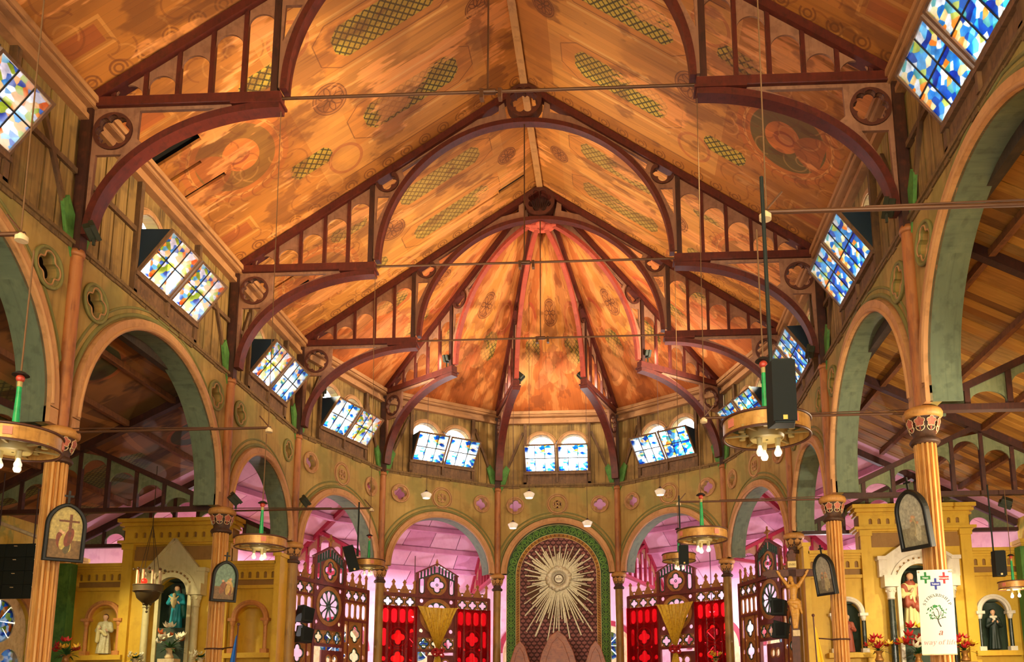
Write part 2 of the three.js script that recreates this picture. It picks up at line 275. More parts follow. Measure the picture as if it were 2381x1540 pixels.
  add('cornice', [bx(0, L, 9.55, 9.63, -0.2, 0.04), bx(0, L, 9.63, 9.73, -0.2, 0.0), bx(0, L, 9.73, 9.79, -0.2, 0.1), bx(0, L, 9.79, 9.88, -0.2, 0.16), tube([V(0, 9.77, 0.1), V(L / 2, 9.77, 0.1), V(L, 9.77, 0.1)], 0.03, 4, 8)], M.cornice);
  // hopper window leaning inwards
  const w = struct('window_' + (i + 1), 'pair of stained glass hopper sashes tilted inward, ' + winLabel[i], 'window'); place(w, f);
  const H = 0.84, tilt = Math.atan2(0.5, 0.67);
  opens.forEach((x, k) => {
    const sash = new THREE.Group(); sash.name = 'sash'; sash.position.set(x, SILL, 0.0); sash.rotation.x = tilt; w.add(sash);
    const sw = ow + 0.12, B = 0.035;
    mesh('sash_frame', [bx(-sw / 2, sw / 2, 0, B, -0.025, 0.025), bx(-sw / 2, sw / 2, H - B, H, -0.025, 0.025), bx(-sw / 2, -sw / 2 + B, B, H - B, -0.025, 0.025), bx(sw / 2 - B, sw / 2, B, H - B, -0.025, 0.025)], M.frameWood, sash);
    const iw = sw - 2 * B, ih = H - 2 * B, bars = [bx(-iw / 2, iw / 2, H / 2 - 0.009, H / 2 + 0.009, -0.014, 0.014)];
    for (const t of [1, 2]) bars.push(bx(-iw / 2 + iw * t / 3 - 0.008, -iw / 2 + iw * t / 3 + 0.008, B, H - B, -0.012, 0.012));
    mesh('glazing_bars', bars, M.lead, sash);
    for (let a = 0; a < 3; a++) for (let r = 0; r < 2; r++) {
      const key = [iw.toFixed(3), a, r].join(), pw = iw / 3 - 0.012, ph = ih / 2 - 0.012;
      if (!paneCache.has(key)) paneCache.set(key, paneGeo(pw, ph, a * 0.33 + 0.02, r * 0.5, 0.31 * Math.min(1, pw / 0.4), 0.46));
      const m = new THREE.Mesh(paneCache.get(key), M.glass[b.glass[k]]); m.name = 'pane'; m.position.set(-iw / 2 + iw * (a + 0.5) / 3, B + ih * (r + 0.5) / 2, 0); m.castShadow = m.receiveShadow = true; sash.add(m);
    }
  });
  for (const x of [wl - 0.03, wr + 0.03]) {
    const g = plate([[0, 0], [0.5, 0.67], [0, 0.69]], [], 0.02, -0.01).rotateY(-PI / 2).translate(x, SILL + 0.01, 0);
    mesh('cheek', g, M.navy, w);
  }
  mesh('stay_bar', bar(V(c, SILL + 0.68, 0.5), V(c, SILL + 0.95, -0.05), 0.02, 0.02), M.lead, w);
});
// plain western part of the nave, behind the photographer
for (const s of [-1, 1]) mesh('plain_panel', [bx(s > 0 ? NW + 0.05 : -NW - 0.35, s > 0 ? NW + 0.35 : -NW - 0.05, 0, 9.88, ZM, ZWEST)], M.wall, s < 0 ? wallLeft : wallRight);
// ---------- roof trusses ----------
const yr = (u) => 13.21 - 0.66 * u;            // underside of the rafter (drawn heights, lifted by LIFT)
const LIFT = (y) => 1.6 + (y - 1.6) * 1.0225;
// half truss in the plane of (u, y); k stretches u for the apse ribs
function halfTruss(parent, k, hub) {
  const T = 0.09, S = (pts) => pts.map((p) => [p[0] * k, LIFT(p[1])]);
  mesh('rafter', plate(S([[0, 13.36], [0, yr(0)], [5.5, yr(5.5)], [5.5, yr(5.5) + 0.15]]), [], 0.2, -0.1), M.iron, parent);
  mesh('hammer_beam', plate(S([[2.83, 9.57], [5.5, 9.57], [5.5, 9.71], [2.83, 9.71]]), [], 0.18, -0.09, 0.01), M.iron, parent);
  mesh('bracket_flange', plate(S([[2.8, 9.53], [3.5, 9.53], [3.5, 9.57], [2.8, 9.57]]), [], 0.24, -0.12), M.iron, parent);
  mesh('inner_post', plate(S([[2.89, 9.7], [2.98, 9.7], [2.98, yr(2.98) + 0.02], [2.89, yr(2.89) + 0.02]]), [], 0.12, -0.06), M.ironDark, parent);
  const us = [2.93, 3.38, 3.83, 4.29, 4.74, 5.18];
  for (let i = 1; i < 6; i++) mesh('strut', plate(S([[us[i] - 0.03, 9.7], [us[i] + 0.03, 9.7], [us[i] + 0.03, yr(us[i] + 0.03) + 0.02], [us[i] - 0.03, yr(us[i] - 0.03) + 0.02]]), [], 0.07, -0.035), M.iron, parent);
  for (let i = 0; i < 5; i++) {
    const a = us[i] + 0.035, b = us[i + 1] - 0.035, r = (b - a) / 2, yc = Math.max(9.74, yr(b) - 0.05 - r * 1.0);
    mesh('arched_panel', plate(S([[a, yc], ...arcPts((a + b) / 2, yc, r, r * 0.95, PI, 0, 16).slice(1, -1), [b, yc], [b, yr(b) + 0.01], [a, yr(a) + 0.01]]), [], 0.03, -0.015), M.web, parent);
  }
  mesh('end_panel', plate(S([[5.21, 9.71], [5.48, 9.71], [5.48, yr(5.48)], [5.21, yr(5.21)]]), [], 0.03, -0.015), M.web, parent);
  // pointed web between the round arch and the rafter
  const R = 2.81, yc = 9.74, arch = (r, t0, t1, n) => arcPts(0, yc, r, r, t0, t1, n);
  const t9 = Math.PI / 2 - 0.12;
  const web = [...arch(R + 0.02, 0.02, t9, 30), [0.36, 12.72], [0.4, 12.97], [0.34, yr(0.34) + 0.01], [2.9, yr(2.9) + 0.01], [2.9, 9.8]];
  const holes = [foil(4, 2.655, 11.37, 0.1, 0.09, 0),
    [[0.5, 12.9], [1.22, 12.47], [0.95, 12.6], [0.5, 12.72]].map((p) => [p[0], p[1]]),
    [[1.75, 12.02], [2.38, 11.6], [2.33, 11.46], [2.1, 11.72]],
    [[2.6, 11.06], [2.84, 11.06], [2.86, 10.5]]].map((h) => h);
  mesh('web_plate', plate(S(web), holes.map((h, i) => S(h)), 0.05, -0.025), M.web, parent);
  { const w = hub ? 0.11 : 0.17; mesh('arch_rib', plate(S([...arch(R + 0.03, 0, PI / 2, 40), ...arch(R - 0.06, PI / 2, 0, 40)]), [], w, -w / 2), hub ? M.ribRed : M.iron, parent); }
  mesh('quatrefoil', plate(S(circ(2.655, 11.37, 0.23, 32)), [S(foil(4, 2.655, 11.37, 0.1, 0.09, 0))], 0.12, -0.06), M.rosette, parent);
  // lower bracket
  const cx = 2.83, a = 2.58, b = 1.85, y0 = 7.7, el = (g, t0, t1, n) => arcPts(cx, y0, a + g, b + g, t0, t1, n);
  mesh('bracket_arch', plate(S([...el(0, 0, PI / 2, 36), ...el(-0.1, PI / 2, 0, 36)]), [], 0.2, -0.1), M.iron, parent);
  const bweb = [...el(-0.02, PI / 2 - 0.1, 0.02, 36), [5.44, 7.8], [5.44, 9.58], [3.1, 9.58]];
  const bh = [foil(8, 5.14, 9.22, 0.165, 0.075, 0, 6), [[4.79, 9.52], [3.75, 9.52], [3.95, 9.44], [4.3, 9.29], [4.6, 9.12], [4.72, 9.03], [4.8, 9.1]], [[5.0, 8.88], [5.36, 8.88], [5.375, 8.14], [5.2, 8.52]]];
  mesh('bracket_web', plate(S(bweb), bh.map(S), 0.05, -0.025), M.web, parent);
  mesh('octofoil', plate(S(circ(5.14, 9.22, 0.275, 32)), [S(foil(8, 5.14, 9.22, 0.165, 0.075, 0, 6))], 0.1, -0.05), M.rosette, parent);
}
function crownRosette(parent, spokes) {
  const C = 13.225;
  mesh('crown_ring', plate(circ(0, C - 0.03, 0.35, 40), [foil(8, 0, C - 0.03, 0.2, 0.085, PI / 8, 6)], 0.24, -0.12), M.rosette, parent);
  if (spokes) mesh('ring_bars', Array.from({ length: 9 }, (_, i) => { const t = -1.2 + i * 0.3; return bar(V(0.28 * Math.sin(t), C + 0.27 * Math.cos(t), -0.1), V(0.05 * Math.sin(t), C - 0.25, -0.1), 0.03, 0.03); }), M.ironDark, parent);
}
const trussLabel = ['iron hammer-beam roof truss nearest the viewer, its apex above the frame', 'middle iron roof truss with pierced ring at its apex', 'farthest full roof truss where the apse ribs meet'];
[Z0, Z1, Z2].forEach((z, i) => {
  const t = thing('roof_truss', trussLabel[i], 'truss', [0, 0, z], 0, 'nave roof trusses');
  for (const s of [0, 1]) { const h = new THREE.Group(); h.name = 'truss_half'; h.rotation.y = s ? PI : 0; t.add(h); halfTruss(h, 1, false); }
  crownRosette(t, i === 2);
  mesh('tie_rod', [rod(V(-2.85, 9.83, 0), V(2.85, 9.83, 0), 0.022), cyl(0.04, 0.04, 0.22, 0, -0.11, 0, 10).rotateZ(PI / 2).translate(0, 9.83, 0), box(0.05, 0.14, 0.1, 0.17, 9.78, 0), box(0.05, 0.14, 0.1, -0.08, 9.78, 0)], M.steel, t);
  mesh('king_rod', rod(V(0, 9.83, 0), V(0, 12.86, 0), 0.014, 6), M.steel, t);
});
const ribLabel = ['apse rib half-truss nearest the left wall', 'apse rib half-truss left of the central bay', 'apse rib half-truss right of the central bay', 'apse rib half-truss nearest the right wall'];
for (let i = 0; i < 4; i++) {
  const [x, z] = ST[4 + i], L = Math.hypot(x, z - Z2), t = thing('apse_rib', ribLabel[i], 'truss', [0, 0, Z2], Math.atan2(-(z - Z2), x), 'apse roof ribs');
  halfTruss(t, L / 5.5, true);
}
const hubT = thing('apse_hub', 'red pierced hub where the apse ribs gather under the last truss', 'roof hub', [0, 12.74, Z2 - 0.12]);
mesh('hub_disc', plate([...arcPts(0, 0, 0.36, 0.36, PI, 2 * PI, 24)], [foil(6, 0, -0.15, 0.06, 0.035)], 0.05, -0.02).rotateX(PI / 2), M.hubRed, hubT);
mesh('hub_boss', lathe([[0.01, -0.1], [0.1, -0.06], [0.12, 0.0], [0.09, 0.06], [0.01, 0.08]], 16), M.hubRed, hubT);

// ---------- columns ----------
const flute = (r, n, y0, y1) => {
  const pts = []; for (let i = 0; i < n * 10; i++) { const t = i * 2 * PI / (n * 10), q = (i % 10) / 10, d = q < 0.4 ? 0 : Math.sin((q - 0.4) / 0.6 * PI); pts.push([(r - d * 0.04) * Math.cos(t), (r - d * 0.04) * Math.sin(t)]); }
  return plate(pts, [], y1 - y0, 0).rotateX(-PI / 2).translate(0, y0, 0);
};
const colWhere = ['nearest left column, out past the frame edge', 'left column holding the cross picture, nearest in view', 'second left column in view, holding a pointed picture', 'plain olive column right of the left side altar', 'slim column between the left fret screens', 'slim column just left of the sunburst panel', 'slim column just right of the sunburst panel', 'slim column between the right fret screens', 'plain olive column behind the crucifix', 'fluted right column with the smaller pointed picture', 'fluted right column hung with the white banner', 'nearest right column, out past the frame edge'];
ST.forEach(([x, z], i) => {
  const apse = i >= 4 && i <= 7, plain = i >= 3 && i <= 8, r = plain ? (apse ? 0.105 : 0.125) : 0.135;
  const t = thing('column', colWhere[i] + ', with carved capital', 'column', [x, 0, z], 0, 'nave and apse columns');
  mesh('base', [lathe([[0.01, 0], [0.26, 0], [0.26, 0.14], [0.22, 0.18], [0.22, 0.26], [0.17, 0.34], [0.01, 0.34]], 24)], M.capTan, t);
  if (plain) mesh('shaft', cyl(r + 0.01, r, 4.4, 0, 0.33, 0, 24), M.shaftOlive, t);
  else mesh('shaft', flute(r, 14, 0.33, 4.74), M.shaft, t);
  const cap = mesh('capital', lathe([[0.01, 4.7], [r + 0.03, 4.7], [r + 0.05, 4.73], [r + 0.03, 4.77], [r + 0.0, 4.79], [r + 0.005, 4.89], [r + 0.03, 4.97], [r + 0.06, 5.03], [r + 0.065, 5.04], [r + 0.01, 5.04]], 28), M.capDark, t);
  mesh('abacus', lathe([[0.01, 5.03], [r + 0.07, 5.03], [r + 0.1, 5.06], [r + 0.105, 5.1], [r + 0.09, 5.14], [r + 0.03, 5.17], [0.1, 5.19], [0.01, 5.19]], 28), M.capTan, t);
  const leaves = [], scrolls = [];
  for (let k = 0; k < 8; k++) {
    const a = k * PI / 4 + 0.2, m = new THREE.Matrix4().makeRotationY(a).multiply(new THREE.Matrix4().makeTranslation(0, 4.92, r + 0.035)).multiply(new THREE.Matrix4().makeRotationX(0.22));
    leaves.push(plate(foil(5, 0, 0.045, 0.034, 0.024, PI / 10, 5), [], 0.018, -0.009).applyMatrix4(m), plate([[-0.008, -0.06], [0.008, -0.06], [0.006, 0.03], [-0.006, 0.03]], [], 0.014, -0.007).applyMatrix4(m));
    scrolls.push(tube(foil(5, 0, 0.045, 0.036, 0.028, PI / 10, 4).map((p) => V(p[0], p[1], 0.006)), 0.0045, 40, 4, true).applyMatrix4(m));
    for (const e of [-1, 1]) scrolls.push(tube([[e * 0.005, -0.07], [e * 0.035, -0.055], [e * 0.05, -0.025], [e * 0.035, -0.005], [e * 0.02, -0.02]].map((p) => V(p[0], p[1], 0.0)), 0.006, 12, 4).applyMatrix4(m));
  }
  mesh('leaf_band', leaves, plain ? M.capTan : M.capRose, cap);
  mesh('scroll_band', scrolls, plain ? M.capTan : M.cream, cap);
  mesh('upper_shaft', [cyl(0.09, 0.085, 2.42, 0, 5.17, 0, 18), lathe([[0.01, 7.55], [0.1, 7.55], [0.105, 7.6], [0.09, 7.65], [0.01, 7.65]], 18)], apse ? M.shaftUp : M.shaftUp, t);
  mesh('wall_post', [bx(-0.075, 0.075, 7.62, 9.88, -0.075, 0.075)], M.ironDark, t);
});

// ---------- nave ceiling ----------
const ceil = struct('ceiling', 'painted timber nave ceiling with faded lattice panels and medallions', 'ceiling');
const SL = Math.hypot(1, SLOPE) * 5.75;   // slope length from the eave to the ridge
const stainCol = [[198, 128, 58], [222, 156, 84], [176, 100, 42], [150, 84, 36]];
// drawing helper: canvas metres, x along z (0..L), y from the ridge down to the eave
function lattice(x, cx, cy, w, h, S, tone) {
  x.save(); x.translate(cx * S, cy * S); w *= S; h *= S;
  const e = Math.min(w, h) * 0.28;
  x.beginPath(); x.moveTo(-w / 2 + e, -h / 2); x.lineTo(w / 2 - e, -h / 2); x.lineTo(w / 2, -h / 2 + e); x.lineTo(w / 2, h / 2 - e); x.lineTo(w / 2 - e, h / 2); x.lineTo(-w / 2 + e, h / 2); x.lineTo(-w / 2, h / 2 - e); x.lineTo(-w / 2, -h / 2 + e); x.closePath();
  x.fillStyle = tone[0]; x.fill(); x.clip();
  const st = 0.15 * S;
  for (let i = -40; i <= 40; i++) { x.strokeStyle = tone[1]; x.lineWidth = 0.028 * S; x.beginPath(); x.moveTo(i * st - 3 * S, -3 * S); x.lineTo(i * st + 3 * S, 3 * S); x.stroke(); x.beginPath(); x.moveTo(i * st + 3 * S, -3 * S); x.lineTo(i * st - 3 * S, 3 * S); x.stroke(); }
  for (let i = -22; i <= 22; i++) for (let j = -22; j <= 22; j++) if ((i + j) & 1) { const px = i * st / 2 + 0 * st, py = j * st / 2; x.fillStyle = tone[2]; for (let q = 0; q < 4; q++) { x.beginPath(); x.arc(px + 0.026 * S * Math.cos(q * PI / 2), py + 0.026 * S * Math.sin(q * PI / 2), 0.024 * S, 0, 7); x.fill(); } }
  x.restore();
}
function frameLine(x, pts, S, col, lw) { x.strokeStyle = col; x.lineWidth = lw * S; x.beginPath(); pts.forEach((p, i) => (i ? x.lineTo(p[0] * S, p[1] * S) : x.moveTo(p[0] * S, p[1] * S))); x.stroke(); }
function flowerMedal(x, cx, cy, r, S, col) {
  x.save(); x.translate(cx * S, cy * S); x.fillStyle = 'rgba(150,84,40,0.5)'; x.beginPath(); x.arc(0, 0, r * S, 0, 7); x.fill(); x.strokeStyle = col; x.lineWidth = 0.018 * S; x.stroke(); x.beginPath(); x.arc(0, 0, r * 0.82 * S, 0, 7); x.stroke();
  for (let i = 0; i < 8; i++) { x.save(); x.rotate(i * PI / 4); x.beginPath(); x.ellipse(0, -r * 0.45 * S, r * 0.16 * S, r * 0.34 * S, 0, 0, 7); x.stroke(); x.restore(); }
  x.beginPath(); x.arc(0, 0, r * 0.16 * S, 0, 7); x.stroke(); x.restore();
}
function ceilTex(L, s, opt) {
  const W = 1280, S = W / L, Hm = SL, H = Math.round(Hm * S);
  const fold = (v) => Hm - v;                // v metres from the eave -> canvas y
  const tex = canvasTex(W, Math.min(2048, H), (x, w, h) => {
    const sy = h / H; x.scale(1, sy);
    x.fillStyle = opt.base; x.fillRect(0, 0, W, H);
    const c = L / 2, dz = L > 4 ? 0.87 : 0.66, pw = L > 4 ? 0.6 : 0.5, line = 'rgba(96,52,24,0.55)';
    // border strips
    
    x.strokeStyle = 'rgba(110,58,28,0.6)'; x.lineWidth = 0.03 * S; for (const e of [0, L - 0.36]) for (let y = 0.2; y < Hm; y += 0.42) { x.beginPath(); x.arc((e + 0.18) * S, y * S, 0.12 * S, 0.4, 5.2); x.stroke(); x.beginPath(); x.arc((e + 0.18) * S, y * S, 0.06 * S, 0, 7); x.stroke(); }
    x.fillStyle = 'rgba(214,150,72,0.55)'; x.fillRect(0.45 * S, fold(6.2) * S, (L - 0.9) * S, 3.6 * S);
    for (const e of [-1, 1]) {
      const px = c + e * dz, o = pw / 2 + 0.13;
      x.fillStyle = 'rgba(196,122,48,0.75)'; x.fillRect((px - o) * S, fold(5.95) * S, 2 * o * S, 2.55 * S);
      frameLine(x, [[px - o, fold(3.7)], [px - o, fold(5.6)], [px - o * 0.5, fold(5.95)], [px + o * 0.5, fold(5.95)], [px + o, fold(5.6)], [px + o, fold(3.7)], [px + o * 0.5, fold(3.4)], [px - o * 0.5, fold(3.4)], [px - o, fold(3.7)]], S, line, 0.018);
      frameLine(x, [[px - o - 0.08, fold(3.6)], [px - o - 0.08, fold(5.75)]], S, 'rgba(232,178,104,0.6)', 0.05);
      frameLine(x, [[px + o + 0.08, fold(3.6)], [px + o + 0.08, fold(5.75)]], S, 'rgba(232,178,104,0.6)', 0.05);
      lattice(x, px, fold(4.68), pw, 1.95, S, opt.lat);
      lattice(x, c + e * (L > 4 ? 1.05 : 0.8), fold(2.5), 0.36, 0.85, S, opt.lat);
      x.strokeStyle = 'rgba(170,92,46,0.7)'; x.lineWidth = 0.06 * S; x.beginPath(); x.arc((c + e * 1.4) * S, fold(3.1) * S, 0.32 * S, 0, 7); x.stroke();
    }
    frameLine(x, [[0.44, fold(6.25)], [0.44, fold(2.9)]], S, line, 0.02); frameLine(x, [[L - 0.44, fold(6.25)], [L - 0.44, fold(2.9)]], S, line, 0.02);
    flowerMedal(x, c, fold(3.3), 0.31, S, 'rgba(96,52,26,0.75)'); flowerMedal(x, c, fold(6.25), 0.22, S, 'rgba(96,52,26,0.7)');
    // painted oval with a haloed head in the middle of the lower field
    const oy = fold(1.45) * S, ox = c * S;
    x.fillStyle = 'rgba(190,104,44,0.8)'; x.beginPath(); x.ellipse(ox, oy, 0.92 * S, 0.95 * S, 0, 0, 7); x.fill();
    x.fillStyle = opt.oval; x.beginPath(); x.ellipse(ox, oy, 0.68 * S, 0.7 * S, 0, 0, 7); x.fill();
    x.strokeStyle = 'rgba(226,160,84,0.7)'; x.lineWidth = 0.05 * S; x.beginPath(); x.ellipse(ox, oy, 0.8 * S, 0.82 * S, 0, 0, 7); x.stroke();
    for (let k = 0; k < 26; k++) { const t = k * 2 * PI / 26; x.beginPath(); x.arc(ox + 0.9 * S * Math.cos(t), oy + 0.93 * S * Math.sin(t), 0.11 * S, t, t + 3.6); x.strokeStyle = 'rgba(150,80,36,0.6)'; x.lineWidth = 0.03 * S; x.stroke(); }
    x.fillStyle = 'rgba(214,118,52,0.9)'; x.beginPath(); x.ellipse(ox, oy - 0.1 * S, 0.34 * S, 0.32 * S, 0, 0, 7); x.fill();
    x.fillStyle = 'rgba(160,78,40,0.95)'; x.beginPath(); x.ellipse(ox, oy - 0.06 * S, 0.15 * S, 0.2 * S, 0, 0, 7); x.fill();
    x.fillStyle = 'rgba(206,124,66,0.95)'; x.beginPath(); x.ellipse(ox, oy - 0.04 * S, 0.1 * S, 0.14 * S, 0, 0, 7); x.fill();
    x.fillStyle = 'rgba(172,92,40,0.9)'; x.beginPath(); x.moveTo(ox - 0.42 * S, oy + 0.66 * S); x.quadraticCurveTo(ox - 0.35 * S, oy + 0.16 * S, ox, oy + 0.12 * S); x.quadraticCurveTo(ox + 0.35 * S, oy + 0.16 * S, ox + 0.42 * S, oy + 0.66 * S); x.fill();
    for (const e of [-1, 1]) { x.fillStyle = 'rgba(160,72,36,0.55)'; x.fillRect((c + e * 1.55 - 0.14) * S, fold(0.95) * S, 0.28 * S, 0.55 * S); x.strokeStyle = 'rgba(226,160,84,0.6)'; x.lineWidth = 0.05 * S; x.strokeRect((c + e * 1.55 - 0.2) * S, fold(1.05) * S, 0.4 * S, 0.72 * S); }
    // flowing scrollwork
    for (let k = 0; k < 60; k++) { const px = hash(k, 1, s) * L * S, py = fold(0.2 + hash(k, 2, s) * 2.4) * S, q = (0.08 + 0.2 * hash(k, 3, s)) * S; x.strokeStyle = k & 1 ? 'rgba(232,166,92,0.35)' : 'rgba(120,62,28,0.35)'; x.lineWidth = 0.03 * S; x.beginPath(); x.arc(px, py, q, hash(k, 4, s) * 6, hash(k, 4, s) * 6 + 3.4); x.stroke(); }
  }, (c, u, v) => {
    // boards, bleached streaks running down the slope, brown water stains
    const b = (u * L / 0.115), ub = Math.floor(b), seam = b - ub < 0.05 ? 0.86 : 1, tone = 0.95 + 0.1 * hash(ub, 3, s);
    const st = fbm(u, v, 90, 6, 3, s + 1), pale = sstep(0.5, 0.56, fbm(u, v, 7, 5, 5, s + 2) + 0.22 * (st - 0.5) + opt.pale - 0.2);
    let r = mix3(c, [104, 58, 24], sstep(0.5, 0.66, fbm(u, v, 6, 5, 5, s + 11)) * 0.26 * (1 - pale)); r = mix3(r, [226, 146, 80], Math.min(1, pale) * 0.8);
    r = mix3(r, [240, 184, 126], sstep(0.62, 0.82, st) * 0.4 * pale + sstep(0.74, 0.86, fbm(u, v, 30, 10, 3, s + 7)) * 0.3);
    r = mix3(r, [92, 48, 22], sstep(0.58, 0.68, fbm(u, v, 12, 9, 5, s + 3)) * 0.4 + sstep(0.36, 0.22, st) * 0.18);
    const k = seam * tone; return [r[0] * k, r[1] * k, r[2] * k];
  });
  return tex;
}
const latCol = { a: ['#6b5a1e', '#4c4219', '#b89a36'], b: ['#94702e', '#7a5c2a', '#b08e40'] };
const texL0 = ceilTex(4.599, 401, { base: '#b8722c', lat: latCol.a, oval: 'rgba(128,92,40,0.75)', pale: 0.08 });
const texR0 = ceilTex(4.599, 431, { base: '#b06c2a', lat: latCol.a, oval: 'rgba(110,88,42,0.95)', pale: 0.06 });
const texL1 = ceilTex(3.405, 461, { base: '#c07c34', lat: latCol.b, oval: 'rgba(140,96,44,0.6)', pale: 0.12 });
const texR1 = ceilTex(3.405, 491, { base: '#cc8438', lat: latCol.b, oval: 'rgba(140,96,44,0.6)', pale: 0.12 });
const ceilMat = (t) => std({ map: t, roughness: 0.7 });
// slope panel: local x along z (from the far truss to the near one), local y up the slope, holes in metres
function slopePanel(name, side, zFar, zNear, mat, holes, mirror) {
  const L = zNear - zFar, g = plate([[0, -0.35], [L, -0.35], [L, SL], [0, SL]], holes || [], 0.05, 0), p = g.attributes.position, uv = g.attributes.uv;
  for (let i = 0; i < p.count; i++) uv.setXY(i, mirror ? 1 - p.getX(i) / L : p.getX(i) / L, p.getY(i) / SL);
  const m = mesh(name, g, mat, ceil, true), ex = 5.75;
  // basis: x -> +z world, y -> up-slope towards the ridge
  const yv = V(-side, SLOPE, 0).normalize(), xv = V(0, 0, 1), zv = new THREE.Vector3().crossVectors(xv, yv);
  m.matrixAutoUpdate = false; m.matrix.makeBasis(xv, yv, zv).setPosition(side * ex, roofY(ex), zFar);
  if (zv.y < 0) { m.matrix.multiply(new THREE.Matrix4().makeTranslation(0, 0, -0.05)); }
  m.matrix.decompose(m.position, m.quaternion, m.scale); m.matrixAutoUpdate = true;
  return m;
}
const slot = (z, zFar, s0, s1, w) => [[z - zFar - w / 2, s0], [z - zFar + w / 2, s0], [z - zFar + w / 2, s1], [z - zFar - w / 2, s1]];
const e = 0.18;
slopePanel('painted_slope', -1, Z1, Z0, ceilMat(texL0), [slot(-1.5, Z1, 0.15 + e, 1.0 + e, 0.2), slot(-1.97, Z1, 0.14 + e, 0.78 + e, 0.06), slot(-2.46, Z1, 0.13 + e, 0.98 + e, 0.08)], true);
slopePanel('painted_slope', 1, Z1, Z0, ceilMat(texR0), [], false);
slopePanel('painted_slope', -1, Z2, Z1, ceilMat(texL1), [slot(-6.25, Z2, 0.22 + e, 1.05 + e, 0.13), slot(-5.8, Z2, 0.4 + e, 0.9 + e, 0.05), slot(-7.3, Z2, 5.7 + e, 6.6, 0.12), slot(-7.34, Z2, 4.85 + e, 5.68 + e, 0.06)], true);
slopePanel('painted_slope', 1, Z2, Z1, ceilMat(texR1), [], false);
slopePanel('painted_slope', -1, Z0, ZM, ceilMat(texL0), [], true);
slopePanel('painted_slope', 1, Z0, ZM, ceilMat(texR0), [], false);
slopePanel('painted_slope', -1, ZM, ZWEST, ceilMat(texL1), [], true);
slopePanel('painted_slope', 1, ZM, ZWEST, ceilMat(texR1), [], false);
mesh('ridge_board', [bar(V(0, RIDGE - 0.06, ZWEST), V(0, RIDGE - 0.06, Z2), 0.14, 0.1)], M.archTrim, ceil);
// dark roof void above the boards so that gaps between boards show black
for (const s of [-1, 1]) { const m = slopePanel('roof_deck', s, Z2, ZWEST, M.void, [], false); m.position.y += 0.16; }
// apse ceiling: five facets from the hub to the wall plate
const apsePts = ST.slice(3, 9), hubP = V(0, RIDGE, Z2);
const texA = canvasTex(1024, 1800, (x, w, h) => {
  const S = w / 3.4; x.fillStyle = '#cc7a30'; x.fillRect(0, 0, w, h);
  const g = 'rgba(112,56,24,0.7)', cx = w / 2;
  x.fillStyle = 'rgba(176,84,36,0.6)'; x.fillRect(0, 0, w, h);
  x.fillStyle = 'rgba(216,142,60,0.75)'; x.beginPath(); x.moveTo(cx - 60, 100); x.lineTo(cx - 130, h * 0.42); x.lineTo(cx - 190, h * 0.47); x.lineTo(cx - 190, h * 0.58); x.lineTo(cx - 120, h * 0.62); x.lineTo(cx - 120, h * 0.68); x.lineTo(cx + 120, h * 0.68); x.lineTo(cx + 120, h * 0.62); x.lineTo(cx + 190, h * 0.58); x.lineTo(cx + 190, h * 0.47); x.lineTo(cx + 130, h * 0.42); x.lineTo(cx + 60, 100); x.closePath(); x.fill(); x.strokeStyle = g; x.lineWidth = 5; x.stroke();
  flowerMedal(x, cx / S, h * 0.5 / S, 0.36, S, 'rgba(96,46,22,0.85)');
  for (const e of [-1, 1]) { x.strokeStyle = 'rgba(190,80,48,0.9)'; x.lineWidth = 26; x.beginPath(); x.ellipse(cx + e * 330, h * 0.53, 110, 130, 0, 0, 7); x.stroke(); x.strokeStyle = 'rgba(226,120,84,0.8)'; x.lineWidth = 8; x.beginPath(); x.ellipse(cx + e * 330, h * 0.53, 84, 104, 0, 0, 7); x.stroke(); }
  for (const e of [-1, 1]) { lattice(x, (cx + e * 240) / S, h * 0.67 / S, 0.55, 0.8, S, ['#8a6a2e', '#5f4a24', '#a88438']); }
  // a soft painted group of robed figures under an arch of cloud
  x.fillStyle = 'rgba(150,96,48,0.75)'; x.beginPath(); x.arc(cx, h * 0.78, 150, PI, 0); x.fill();
  for (let k = 0; k < 26; k++) { const px = cx + (hash(k, 7, 5) - 0.5) * 800, py = h * (0.7 + 0.14 * hash(k, 8, 5)), q = 34 + 40 * hash(k, 9, 5); x.fillStyle = ['rgba(238,160,96,0.55)', 'rgba(214,110,60,0.5)', 'rgba(170,90,44,0.5)', 'rgba(226,142,92,0.5)'][k % 4]; x.beginPath(); x.ellipse(px, py, q, q * 1.5, hash(k, 1, 6), 0, 7); x.fill(); x.fillStyle = 'rgba(200,120,72,0.6)'; x.beginPath(); x.arc(px, py - q * 1.5, q * 0.45, 0, 7); x.fill(); }
}, (c, u, v) => {
  const st = fbm(u, v, 60, 5, 3, 511), pale = sstep(0.54, 0.62, fbm(u, v, 8, 7, 5, 512));
  let r = mix3(c, [230, 152, 86], pale * 0.6); r = mix3(r, [240, 186, 130], sstep(0.7, 0.85, st) * 0.3); r = mix3(r, [104, 50, 22], sstep(0.32, 0.2, st) * 0.3 + sstep(0.6, 0.68, fbm(u, v, 12, 16, 4, 514)) * 0.3);
  const b = u * 26, k = b - Math.floor(b) < 0.05 ? 0.88 : 1; return [r[0] * k, r[1] * k, r[2] * k];
});
const apseMat = ceilMat(texA);
